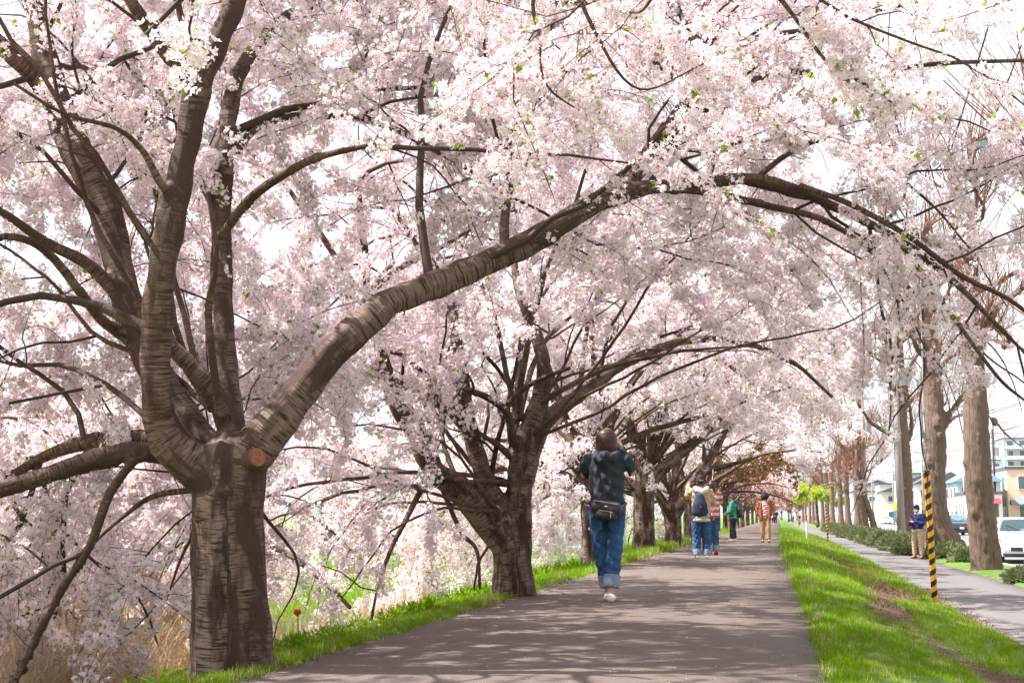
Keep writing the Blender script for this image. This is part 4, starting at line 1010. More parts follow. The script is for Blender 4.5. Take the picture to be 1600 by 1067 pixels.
def tpix(pp, D): return [P(a, b, D+dd) for a, b, dd, wd in pp], [wd/2/F_PX*D for a, b, dd, wd in pp]
DA = depth(G(1537, 890, -.47)); pts, rd = tpix([(1543, 897, 0, 52), (1540, 870, 0, 47), (1533, 800, 0, 41), (1527, 720, 0, 40), (1524, 620, .2, 36), (1518, 540, .4, 33), (1514, 470, .6, 26), (1520, 380, .8, 18), (1512, 310, 1, 10)], DA)
bare_tree('thick straight street trunk with furrowed bark, left of the white hatchback', pts, rd, 401, 11, (1.8, 3.2), 3)
DB = depth(G(1468, 870, -.47)); pts, rd = tpix([(1474, 876, 0, 84), (1470, 855, 0, 62), (1463, 815, 0, 44), (1459, 770, 0, 34), (1462, 720, 0, 32), (1461, 660, 0, 31), (1456, 590, .3, 28), (1452, 520, .6, 26), (1450, 440, .8, 18)], DB)
bare_tree('gnarled street trunk swollen with burrs, leaning right behind the tall striped guy cover', pts, rd, 402, 12, (1.8, 3.2), 26)
DC = depth(G(1417, 848, -.47)); pts, rd = tpix([(1418, 852, 0, 40), (1417, 835, 0, 29), (1414, 780, 0, 26), (1411, 720, 0, 25), (1406, 650, 0, 22), (1402, 560, .5, 20), (1400, 480, 1, 14)], DC)
bare_tree('street tree trunk directly behind the man with the phone', pts, rd, 403, 9, (2.6, 4.2), 6)
for k, (dx, tx) in enumerate(((1366, 1351), (1354, 1343))):
    DD = 84; pts, rd = tpix([(dx+2, 842, 0, 12), (dx-2, 815, 0, 10), (tx, 775, 0, 9), (tx-4, 740, .3, 8), (tx-4, 690, .6, 6)], DD)
    bare_tree(['right one of two dark leaning trunks beside the road', 'left one of two dark leaning trunks beside the road'][k], pts, rd, 404+k, 5, (2, 3.4), 0, vox=.07, lim_r=(.06, .09))
bare_tree('street tree rooted outside the right edge, its bare upright shoots filling the upper right corner', [(5.6, 24.5, -.5), (5.6, 24.5, 1), (5.55, 24.5, 4), (5.45, 24.6, 7.2)], [.42, .32, .26, .2], 407, 7, (1.2, 2.2), 3, shoot=(7, 1.6, 3.6))
lbs = ['grey street trunk among the far row, just right of the far concrete pole', 'far grey street trunk behind the short striped guy cover']
g0 = bare_tree('far grey street trunk beyond the short striped guy cover', [(6.0, 102, -.5), (6.0, 102, 1.2), (5.95, 102, 4), (5.9, 102, 7)], [.42, .25, .22, .15], 408, 8, (2, 3.2), 2, vox=.09)
for i, y in enumerate((116, 131, 146, 163, 182, 203, 227, 254, 285, 320)):
    c = copy_tree(g0, (6.0+.1*math.sin(i*2.1), y, -.5), 'distant grey street trunk in the far part of the right row', i*1.3)

# ------------------------------------------------------------------ buildings
GLASS = simple('window_glass', (.10, .13, .16), .12, .2, 2)
def wallmat(n, c): return simple(n, c, .85, .05, .6)
M_TRIM = simple('white_trim', (.72, .72, .70), .6, .05); M_DARKROOF = simple('dark_roof', (.10, .10, .12), .7, .2)
def building(label, x, y, wx, wy, h, col, floors, nx, roof='flat', roofc=None, base=-.5, ny=3, win=(1.3, 1.1), awn=None, name='house', balc=False, group=None):
    ro = empty(name, (x, y, base), label, 'building', group)
    wm = wallmat(name+'_wall', col)
    m = MB(); m.box((wx/2, wy/2, h/2), (wx, wy, h)); m.build('wall', wm, ro)
    rm = roofc or M_DARKROOF
    m = MB()
    if roof == 'flat': m.box((wx/2, wy/2, h+.15), (wx+.3, wy+.3, .3))
    else:
        e = .4; rh = 1.6
        m.add([(-e, -e, h), (wx+e, -e, h), (wx+e, wy+e, h), (-e, wy+e, h), (wx/2, -e, h+rh), (wx/2, wy+e, h+rh)], [(0, 3, 2, 1), (0, 1, 4), (1, 2, 5, 4), (2, 3, 5), (3, 0, 4, 5)])
    m.build('roof', rm, ro)
    fh = h/floors; fr = gl = None
    def window(c, sx, sy, nrm):
        nonlocal fr, gl
        m = MB(); m.box((0, 0, 0), (win[0]+.16, .10, win[1]+.16)); w_ = m.build('window', M_TRIM, ro)
        w_.location = c; w_.rotation_euler.z = nrm
        g = MB(); g.box((0, -.03, 0), (win[0], .08, win[1])); p = g.build('pane', GLASS, w_)
    for f in range(floors):
        zc = f*fh+fh*.55
        for i in range(nx): window(((i+.5)*wx/nx, -.03, zc), 1, 0, 0)
        for i in range(ny): window((-.03, (i+.5)*wy/ny, zc), 0, 1, -math.pi/2)
    if balc:
        for f in range(1, floors):
            m = MB(); m.box((wx/2, -.6, f*fh), (wx*.96, 1.2, .15)); m.box((wx/2, -1.15, f*fh+.5), (wx*.96, .08, 1.0)); m.build('balcony', M_TRIM, ro)
    if awn:
        m = MB(); z = 2.7; m.add([(.2, -.05, z+.5), (wx-.2, -.05, z+.5), (wx-.2, -1.2, z), (.2, -1.2, z), (.2, -.05, z-.05), (wx-.2, -.05, z-.05)], [(0, 3, 2, 1), (3, 4, 5, 2), (0, 1, 5, 4)]); m.build('awning', awn, ro)
    return ro
M_RED = simple('red_awning', (.55, .05, .05), .6, .1); M_GREYB = simple('slate_blue_awning', (.16, .2, .3), .6, .1); M_BLUER = simple('blue_metal_roof', (.25, .42, .62), .5, .08)
building('peach coloured two storey shop building behind the white hatchback', 25.2, 152, 16, 12, 6.6, (.72, .56, .44), 2, 4, awn=M_GREYB, ny=3, win=(1.6, 1.4))
building('pale blue house with a blue roof seen between the two thick street trunks', 19.6, 150, 4.6, 9, 5.2, (.42, .60, .70), 2, 2, 'gable', M_BLUER)
building('white shop with a red awning below the pale blue house', 18.9, 139, 3.6, 7, 3.6, (.80, .80, .79), 1, 2, awn=M_RED, win=(1.0, 1.3))
building('tall pale blue apartment block with balconies on the horizon at the right edge', 70, 425, 26, 18, 25.5, (.36, .46, .56), 8, 7, name='apartment_block', balc=True, win=(1.8, 1.6))
building('stepped grey lower wing of the apartment block', 64, 430, 6, 14, 19, (.40, .47, .55), 6, 2, name='apartment_wing', balc=True)
building('white and purple house behind the man with the phone', 21.5, 190, 5, 9, 6.0, (.48, .30, .42), 2, 2, 'gable')
building('cream house left of the purple one', 21, 206, 5, 9, 6.3, (.75, .74, .70), 2, 2, 'gable')
cols = [(.42, .58, .60), (.76, .76, .74), (.35, .56, .60), (.66, .62, .56), (.50, .60, .66), (.78, .77, .75), (.55, .62, .6), (.7, .62, .6)]
for i in range(10):
    building(['teal roadside house', 'white roadside house', 'sea green roadside house', 'buff roadside house', 'bluish grey roadside house', 'off white roadside house', 'pale green roadside house', 'dusty pink roadside house', 'low teal garage', 'tall white end house'][i % 10]+' in the distant row beyond the road',
             21.5+(i % 3), 224+i*19, 8, 12, 5.5+(i*37 % 5), cols[i % 8], 2, 2, 'gable' if i % 2 else 'flat', name='house')
# across the river
building('long white building low behind the left blossoms', -52, 78, 13, 9, 6.0, (.56, .62, .70), 2, 4, base=-2.5, name='building')
building('pale blue building with glazed front left of the large trunk', -54, 100, 9, 8, 8.5, (.50, .64, .78), 2, 3, base=-2.5, win=(2.0, 2.2), name='building')
building('bluish glazed building right of the large trunk', -40, 108, 5, 8, 8.2, (.50, .62, .72), 3, 2, base=-2.5, win=(1.6, 1.7), name='building')
building('grey white building across the river behind the second tree', -28, 130, 12, 9, 6, (.52, .58, .64), 2, 4, base=-2.5, name='building')
# ------------------------------------------------------------------ poles, covers, wires
M_CONC = simple('concrete', (.30, .26, .25), .85, .1, 6, bmp=.2); M_STEEL = simple('galvanised_steel', (.34, .38, .42), .45, .15, 20, metal=.6)
M_BEAM = simple('blue_grey_steel', (.16, .24, .30), .5, .1, 5); M_YEL = simple('hazard_yellow', (.82, .42, .02), .45, .06, 4); M_BLK = simple('hazard_black', (.02, .02, .02), .5, .2, 4)
M_CABLE = simple('black_cable', (.03, .03, .035), .6, .1)
def hazard():
    m, nt, b, o = newmat('hazard_stripes')
    tc = nt.nodes.new('ShaderNodeTexCoord'); sp = nt.nodes.new('ShaderNodeSeparateXYZ'); nt.links.new(tc.outputs['Object'], sp.inputs[0])
    at = N(nt, 'ShaderNodeMath', operation='ARCTAN2'); nt.links.new(sp.outputs['Y'], at.inputs[0]); nt.links.new(sp.outputs['X'], at.inputs[1])
    k = N(nt, 'ShaderNodeMath', operation='MULTIPLY'); k.inputs[1].default_value = 1/(2*math.pi); nt.links.new(at.outputs[0], k.inputs[0])
    z = N(nt, 'ShaderNodeMath', operation='MULTIPLY'); z.inputs[1].default_value = -5.9; nt.links.new(sp.outputs['Z'], z.inputs[0])
    s = N(nt, 'ShaderNodeMath', operation='ADD'); nt.links.new(k.outputs[0], s.inputs[0]); nt.links.new(z.outputs[0], s.inputs[1])
    f = N(nt, 'ShaderNodeMath', operation='FRACT'); nt.links.new(s.outputs[0], f.inputs[0])
    g = N(nt, 'ShaderNodeMath', operation='GREATER_THAN'); g.inputs[1].default_value = .5; nt.links.new(f.outputs[0], g.inputs[0])
    nt.links.new(mix(nt, g.outputs[0], (.82, .40, .015), (.018, .018, .02)), b.inputs['Base Color']); b.inputs['Roughness'].default_value = .42
    return m
M_HAZ = hazard()
def guy(base, topdir, label, H=2.06, wire_to=None, r=.046):
    root = empty('guy_wire', base, label, 'guy wire', 'guy wires with striped covers')
    d = Vector(topdir).normalized(); q = d.to_track_quat('Z', 'Y')
    m = MB(); m.tube([(0, 0, -.05), (0, 0, H*.5), (0, 0, H)], r, 20); c = m.build('striped_cover', M_HAZ, root, smooth=False); c.rotation_euler = q.to_euler()
    m = MB(); m.tube([(0, 0, H), (0, 0, H+.008)], r+.004, 20); e = m.build('cover_cap', M_BLK, root); e.rotation_euler = q.to_euler()
    rod = MB(); rod.tube([(0, 0, H), (0, 0, H+.34)], .012, 8); rod.tube([(.03, 0, H+.30), (.035, 0, H+.42), (0, 0, H+.48), (-.035, 0, H+.42), (-.03, 0, H+.30), (.03, 0, H+.30)], .011, 6)
    rod.tube([(0, 0, H+.44), (.02, 0, H+.6), (.02, 0, H+.95)], .012, 6); rod.tube([(0, 0, H+.44), (-.02, 0, H+.6), (-.02, 0, H+.95)], .012, 6); rod.box((0, 0, H+.56), (.075, .05, .09))
    t = rod.build('turnbuckle', M_STEEL, root, smooth=False); t.rotation_euler = q.to_euler(); t['kind'] = 'stuff' if False else 'part' if False else None or ''
    del t['kind']
    if wire_to is not None:
        a = d*(H+.9); b_ = Vector(wire_to)-Vector(base); m = MB(); m.tube([a, (a+b_)/2, b_], .009, 6); m.build('wire', M_STEEL, root)
    return root
gb = G(1461, 944, -.47); DG = depth(gb); gt = P(1448, 736, DG-.05); wt = P(1437, 330, DG+7)
guy(gb, gt-gb, 'tall yellow and black striped guy wire cover nearest the camera at the sidewalk edge', float(np.linalg.norm(gt-gb)), wt, .047)
g2 = G(1294, 847, -.4); guy(g2, (-.03, .05, 1), 'smaller looking striped guy wire cover beyond the red topped marker post', 1.9, g2+np.array([-.4, 1, 8]))
g3 = np.array([2.3, 150, -.45]); guy(g3, (0, 0, 1), 'tiny striped guy cover far along the sidewalk beside the cyclist', 2.0)
# marker post
mp = G(1261, 850, -.2); root = empty('marker_post', mp, 'thin white marker post with a red top standing on the grass verge', 'post')
m = MB(); m.tube([(0, 0, -.1), (0, 0, .92)], .03, 12); m.build('post', M_TRIM, root); m = MB(); m.tube([(0, 0, .92), (0, 0, 1.14), (0, 0, 1.17)], [.042, .042, .02], 12); m.build('red_cap', M_RED, root)
# poles
def pole(x, y, h, r, label, mat, name='utility_pole', arms=True):
    root = empty(name, (x, y, -.5), label, 'pole'); m = MB(); m.tube([(0, 0, -.05), (0, 0, h*.5), (0, 0, h)], [r, r*.85, r*.7], 16); m.build('shaft', mat, root, smooth=True)
    if arms:
        for k in (0, 1): m = MB(); m.box((0, 0, h-.5-k*1.1), (1.9, .09, .09)); m.build('crossarm', M_STEEL, root)
        for k in range(4): m = MB(); m.tube([(-.8+k*.53, 0, h-.45), (-.8+k*.53, 0, h-.3)], [.05, .03], 8); m.build('insulator', M_TRIM, root)
        m = MB(); m.tube([(.35, 0, h-3), (.35, 0, h-2.1)], .25, 12); m.build('transformer', M_STEEL, root)
    return root
pole(6.12, 68, 11, .19, 'grey concrete pole left of the man with the phone', M_CONC)
pole(5.95, 92, 10, .17, 'pale concrete pole beside the short striped guy cover', M_CONC)
pole(20.2, 149, 7.5, .13, 'light grey pole in front of the pale blue house', M_CONC, arms=False)
pole(23.6, 150, 11, .14, 'brown pole before the peach shop building', M_TWIG, arms=True)
pole(18.3, 172, 10, .14, 'grey pole at the far side of the road', M_CONC)
pole(18.3, 215, 10, .14, 'grey pole farther down the far side of the road', M_CONC)
pole(18.3, 262, 10, .14, 'farthest grey pole on the far side of the road', M_CONC)
root = empty('beam_pole', (8.3, 31, -.55), 'pole outside the right edge with a long blue grey steel beam reaching in', 'pole')
m = MB(); m.tube([(0, 0, 0), (0, 0, 11.2)], .13, 14); m.build('shaft', M_BEAM, root)
bz = float(P(1560, 240, 31)[2]); xl = float(P(1513, 240, 31)[0])-8.3
m = MB(); m.box(((xl)/2, 0, bz+.55), (-xl, .12, .13)); m.build('beam', M_BEAM, root)
def cable(a, b, sag, r, label, group='overhead cables above the road'):
    a, b = np.array(a), np.array(b); t = np.linspace(0, 1, 14)[:, None]; p = a*(1-t)+b*t; p[:, 2] -= sag*4*(t[:, 0]*(1-t[:, 0]))
    m = MB(); m.tube([tuple(x-a) for x in p], r, 5); o = m.build('overhead_cable', M_CABLE); o.location = tuple(a); return tag(o, label, 'cable', group)
pa = P(1518, 240, 31)
cable((6.9, 31, bz+.5), (5.5, 67.9, 9.9), .5, .011, 'thin cable from the steel beam to the concrete pole')
cable((7.6, 31, bz+.5), (6.7, 67.9, 9.9), .6, .011, 'second cable from the steel beam to the concrete pole')
cable(P(1487, 232, 33), P(1566, -30, 29), .0, .022, 'taut stay strand slanting up through the sky gap at upper right', None)
cable(P(1530, 250, 33), P(1600, 60, 29), .0, .018, 'second taut stay strand close to the right edge above the beam', None)
cable((18.3, 149, 8.8), (18.3, 215, 9.0), 1.0, .02, 'cable along the far side of the road'); cable((23.6, 150, 9.6), (18.3, 172, 8.9), .5, .02, 'cable crossing from the brown pole to the grey pole')
cable((5.3, 68, 9.6), (5.2, 92, 8.6), .4, .012, 'cable between the two concrete poles'); cable((6.6, 92, 8.6), (18.2, 172, 9.0), .9, .02, 'cable crossing over the road far away')
cable((23.6, 150, 8.4), (36, 120, 8.2), .8, .02, 'cable leaving the brown pole toward the right edge')

# ------------------------------------------------------------------ cars
M_CARW = simple('white_car_paint', (.80, .80, .80), .25, .02, 2, coat=1); M_CARD = simple('dark_blue_car_paint', (.02, .03, .055), .25, .1, 2, coat=1)
M_TYRE = simple('tyre', (.02, .02, .02), .85, .2); M_RIM = simple('alloy', (.5, .5, .52), .3, .1, 4, metal=.9); M_PLAST = simple('black_trim', (.025, .025, .028), .5, .2)
M_CGLASS = simple('car_glass', (.10, .19, .21), .06, .1, 2); M_LENS = simple('lamp_lens', (.55, .60, .66), .1, .15, 6, coat=1); M_PLATE = simple('number_plate', (.82, .83, .82), .5, .03)
def car(loc, rz, label, paint, L=4.4, W=1.72, H=1.49, hatch=True):
    root = empty('car', loc, label, 'car', None, rz)       # front towards local -Y
    if hatch: prof = [(-2.15, .30), (-2.22, .45), (-2.20, .62), (-2.05, .78), (-1.35, .98), (-1.1, 1.02), (-.25, 1.43), (.35, 1.49), (1.1, 1.43), (1.9, 1.10), (2.1, 1.02), (2.18, .70), (2.15, .32)]
    else: prof = [(-2.15, .38), (-2.22, .60), (-2.18, .92), (-2.0, 1.02), (-1.15, 1.12), (-1.0, 1.14), (-.35, 1.58), (.3, 1.66), (1.5, 1.64), (1.9, 1.50), (2.12, 1.15), (2.2, .80), (2.15, .40)]
    k = H/(1.49 if hatch else 1.66); prof = [(y*L/4.4, z*k) for y, z in prof]
    belt = (1.0 if hatch else 1.12)*k; m = MB(); n = len(prof); secs = []
    lo = .24*k
    for (y, z) in prof:
        zt = z; ring = []
        for s in (-1, 1):
            pass
        ws = W/2*(1-.10*max(0, (abs(y)/(L/2))**5)); tw = W/2*.70
        def hw(zz):
            return ws if zz <= belt else ws+(tw-ws)*min(1, (zz-belt)/((1.45 if hatch else 1.62)*k-belt))
        zs = [lo, lo+(min(zt, belt)-lo)*.12, lo+(min(zt, belt)-lo)*.6, min(zt, belt), max(zt-.05, min(zt, belt)+.001) if zt > belt else zt-.0005, zt]
        hws = [ws*.93, ws, ws*1.0, ws*.965 if zt >= belt*.98 else ws*.94, hw(zt-.05) if zt > belt else ws*.90, (hw(zt)*.90 if zt > belt else ws*.80)]
        secs.append([(-h_, y, z_) for h_, z_ in zip(hws, zs)]+[(h_, y, z_) for h_, z_ in reversed(list(zip(hws, zs)))])
    V = [p for s in secs for p in s]; r = len(secs[0]); Fc = []
    for i in range(n-1):
        for j in range(r-1): Fc.append((i*r+j, i*r+j+1, (i+1)*r+j+1, (i+1)*r+j))
        Fc.append((i*r+r-1, i*r, (i+1)*r, (i+1)*r+r-1))
    Fc.append(tuple(range(r))); Fc.append(tuple((n-1)*r+j for j in reversed(range(r))))
    me = bpy.data.meshes.new('body'); me.from_pydata(V, [], Fc); me.update(); me.polygons.foreach_set('use_smooth', [True]*len(Fc))
    o = link('body', me, paint, root); bv = o.modifiers.new('b', 'BEVEL'); bv.width = .02; bv.segments = 2; bv.limit_method = 'ANGLE'; bv.angle_limit = R_(25)
    def hwz(zz): return W/2+(W/2*.70-W/2)*min(1, max(0, (zz-belt)/((1.45 if hatch else 1.62)*k-belt)))
    def quad(name, pts, mat, th=.012, nrm=None):
        c = sum((Vector(p) for p in pts), Vector())/len(pts); nn = (Vector(pts[1])-Vector(pts[0])).cross(Vector(pts[2])-Vector(pts[0])).normalized()
        if nn.dot(c-Vector((0, 0, .8))) < 0: nn = -nn
        a = [Vector(p)+nn*.004 for p in pts]; b = [Vector(p)+nn*(.004+th) for p in pts]; q = len(pts); mm = MB()
        mm.add([tuple(x) for x in a+b], [tuple(range(q, 2*q)), tuple(reversed(range(q)))]+[(i, (i+1) % q, q+(i+1) % q, q+i) for i in range(q)]); return mm.build(name, mat, root)
    yb, zb = prof[5]; yt, zt = prof[6]; f = .08
    def along(t): return (yb+(yt-yb)*t, zb+(zt-zb)*t)
    y0, z0 = along(.06); y1, z1 = along(.93)
    quad('windscreen', [(-hwz(z0)*.86, y0, z0), (hwz(z0)*.86, y0, z0), (hwz(z1)*.84, y1, z1), (-hwz(z1)*.84, y1, z1)], M_CGLASS)
    yb2, zb2 = prof[9] if hatch else prof[10]; yt2, zt2 = prof[8] if hatch else prof[9]
    quad('rear_window', [(hwz(zb2)*.82, yb2-.02, zb2+.03), (-hwz(zb2)*.82, yb2-.02, zb2+.03), (-hwz(zt2)*.8, yt2+.06, zt2-.03), (hwz(zt2)*.8, yt2+.06, zt2-.03)], M_CGLASS)
    for s in (-1, 1):
        zl = belt+.03; zu = (1.36 if hatch else 1.52)*k
        for (ya, yb_, yc, yd) in ((yb+.28, yt+.05, .02, .05), (.12, .14, 1.0, .92)):
            quad('side_window', [(s*(hwz(zl)*.985), ya, zl), (s*(hwz(zl)*.985), yd if ya < 0 else yc, zl), (s*(hwz(zu)*.985), yc if ya < 0 else yd, zu), (s*(hwz(zu)*.985), yb_, zu)], M_CGLASS, .008)
        for yy in (-1.35*L/4.4, 1.35*L/4.4):
            m = MB(); m.tube([(s*(W/2-.20), 0, 0), (s*(W/2-.19), 0, 0), (s*(W/2-.01), 0, 0), (s*(W/2+.005), 0, 0)], [.28*k, .31*k, .31*k, .28*k], 24); t_ = m.build('wheel', M_TYRE, root); t_.location = (0, yy, .31*k)
            m = MB(); m.tube([(s*(W/2-.02), 0, 0), (s*(W/2+.012), 0, 0)], [.2*k, .19*k], 20); m.build('rim', M_RIM, t_)
            m = MB(); m.tube([(s*(W/2-.1), yy, .34*k), (s*(W/2+.002), yy, .34*k)], .37*k, 24); m.build('wheel_arch', M_PLAST, root)
        m = MB(); m.tube([(s*W*.40, -2.02*L/4.4, .74*k), (s*W*.455, -1.86*L/4.4, .80*k), (s*W*.475, -1.62*L/4.4, .86*k)], [.06, .10, .03], 10); m.build('headlight', M_LENS, root, smooth=True)
        m = MB(); m.box((s*(W/2+.10), yb+.42, belt+.10), (.20, .10, .14)); m.build('side_mirror', paint, root, bevel=.03)
    yf = prof[1][0]; m = MB(); m.box((0, yf+.01, .47*k), (W*.62, .06, .13*k)); m.build('grille', M_PLAST, root, bevel=.01)
    m = MB(); m.box((0, yf+.06, .27*k), (W*.9, .08, .10*k)); m.build('lower_bumper', M_PLAST, root, bevel=.01)
    m = MB(); m.box((0, yf-.03, .47*k if hatch else .6), (.33, .02, .165)); m.build('number_plate', M_PLATE, root)
    m = MB(); m.tube([(0, prof[2][0]-.012, .68*k), (0, prof[2][0]+.03, .68*k)], .055, 14); m.build('badge', M_RIM, root)
    for s in (-1, 1): m = MB(); m.tube([(s*.05, yb-.07, zb+.02), (s*.5, yb+.22, zb+.20)], .012, 5); m.build('wiper', M_PLAST, root)
    return root
c1 = G(1590, 881, -.635); car((c1[0]+.45, c1[1]+2.1, -.635), R_(-3), 'white hatchback facing the camera at the right edge, on the near lane', M_CARW)
c2 = P(1494, 830, 104); car((c2[0], c2[1], -.635), R_(4), 'dark blue car seen between the two thick street trunks', M_CARD, 4.5, 1.8, 1.66, False)
c3 = P(1352, 826, 138); car((c3[0]-.3, c3[1], -.635), R_(2), 'white car far down the road left of the concrete pole', M_CARW, H=1.45)
c4_ = P(1385, 815, 230); car((c4_[0], c4_[1], -.635), R_(2), 'small distant white car beyond the concrete pole', M_CARW)
c5 = P(216, 818, 96); car((c5[0], c5[1], -2.52), R_(70), 'dark parked car across the field left of the large trunk', M_CARD, 4.4, 1.7, 1.5, True)
# small roadside signs
sg = G(1374, 833, -.49); root = empty('road_sign', (18.0, 205, -.5), 'small yellow green warning sign on a pole across the road', 'sign')
m = MB(); m.tube([(0, 0, 0), (0, 0, 2.6)], .04, 8); m.build('post', M_STEEL, root); m = MB(); m.box((0, -.06, 2.9), (1.3, .04, 1.3)); m.build('sign_panel', simple('lime_sign', (.6, .8, .1), .5, .02), root)
root = empty('blue_signboard', (19.4, 210, -.5), 'blue signboard standing by the far sidewalk', 'sign'); m = MB(); m.box((0, 0, 1.6), (3.0, .2, 2.2)); m.build('sign_panel', simple('blue_board', (.05, .3, .45), .5, .05), root)
m = MB(); m.tube([(-1.2, .2, 0), (-1.2, .2, 1.6)], .06, 8); m.build('post', M_STEEL, root)

# ------------------------------------------------------------------ people
M_SKIN = simple('skin', (.60, .36, .27), .55, .08, 12); M_SKIN2 = simple('ruddy_skin', (.55, .25, .15), .55, .08, 12)  # second skin tone is darker and redder
def cloth(n, c, var=.2, sc=18, b=.5, rough=.85): return simple(n, c, rough, var, sc, bmp=b)
M_HOODIE = cloth('slate_hoodie', (.022, .032, .042), .06, 30, .08); M_JEANS = cloth('blue_denim', (.025, .085, .20), .55, 7); M_CUFF = cloth('pale_denim', (.20, .27, .35)); M_HAIR = simple('auburn_hair', (.055, .014, .010), .5, .4, 60)
M_BHAIR = simple('black_hair', (.015, .012, .012), .4, .4, 60); M_SHOEW = cloth('white_canvas', (.8, .8, .8), .05); M_NYL = cloth('black_nylon', (.022, .022, .025), .3, 30, .6, .5); M_ZIP = simple('zip_metal', (.6, .6, .6), .3, .1, 8, metal=.8)
M_BEIGE = cloth('beige_cotton', (.50, .38, .23), .15, 10); M_CREAM = cloth('cream_fleece', (.70, .60, .48), .12, 20); M_NAVY = cloth('navy_canvas', (.02, .035, .075), .25, 20); M_ORANGE = cloth('orange_red_knit', (.60, .10, .04), .1)
M_GREEN = cloth('patterned_green_shell', (.02, .26, .19), .2, 20); M_TEALP = cloth('pale_mint_print', (.35, .6, .5)); M_BLACKC = cloth('black_trousers', (.014, .013, .016), .3); M_RUST = cloth('rust_suede', (.28, .085, .035), .25, 12); M_TAN = cloth('tan_cotton', (.40, .23, .12), .15, 12)
M_NAVYJ = cloth('navy_jacket', (.012, .018, .10), .2, 14); M_KHAKI = cloth('khaki_chino', (.42, .30, .21), .12, 10); M_REDSHOE = cloth('red_shoe', (.42, .03, .04)); M_GREYC = cloth('grey_wool', (.10, .11, .14)); M_PINKW = cloth('pink_white_knit', (.68, .45, .45), .1); M_MASK = cloth('white_mask', (.8, .8, .82), .03); M_EYE = simple('eye_dark', (.02, .015, .01), .2, .1); M_LIP = simple('lips', (.40, .12, .10), .5, .1)
M_STR = None
def stripe_mat(name, c1, c2, freq):
    m, nt, b, o = newmat(name); tc = nt.nodes.new('ShaderNodeTexCoord'); sp = nt.nodes.new('ShaderNodeSeparateXYZ'); nt.links.new(tc.outputs['Object'], sp.inputs[0])
    z = N(nt, 'ShaderNodeMath', operation='MULTIPLY'); z.inputs[1].default_value = freq; nt.links.new(sp.outputs['Z'], z.inputs[0])
    f = N(nt, 'ShaderNodeMath', operation='FRACT'); nt.links.new(z.outputs[0], f.inputs[0]); g = N(nt, 'ShaderNodeMath', operation='GREATER_THAN'); g.inputs[1].default_value = .5; nt.links.new(f.outputs[0], g.inputs[0])
    nt.links.new(mix(nt, g.outputs[0], c1, c2), b.inputs['Base Color']); b.inputs['Roughness'].default_value = .85; return m
M_STRIPE = stripe_mat('pink_striped_knit', (.72, .58, .60), (.42, .07, .10), 14); M_OSTR = stripe_mat('red_grey_striped_jacket', (.52, .56, .58), (.55, .07, .03), 8)
def lerp(a, b, t): return tuple(x+(y-x)*t for x, y in zip(a, b))
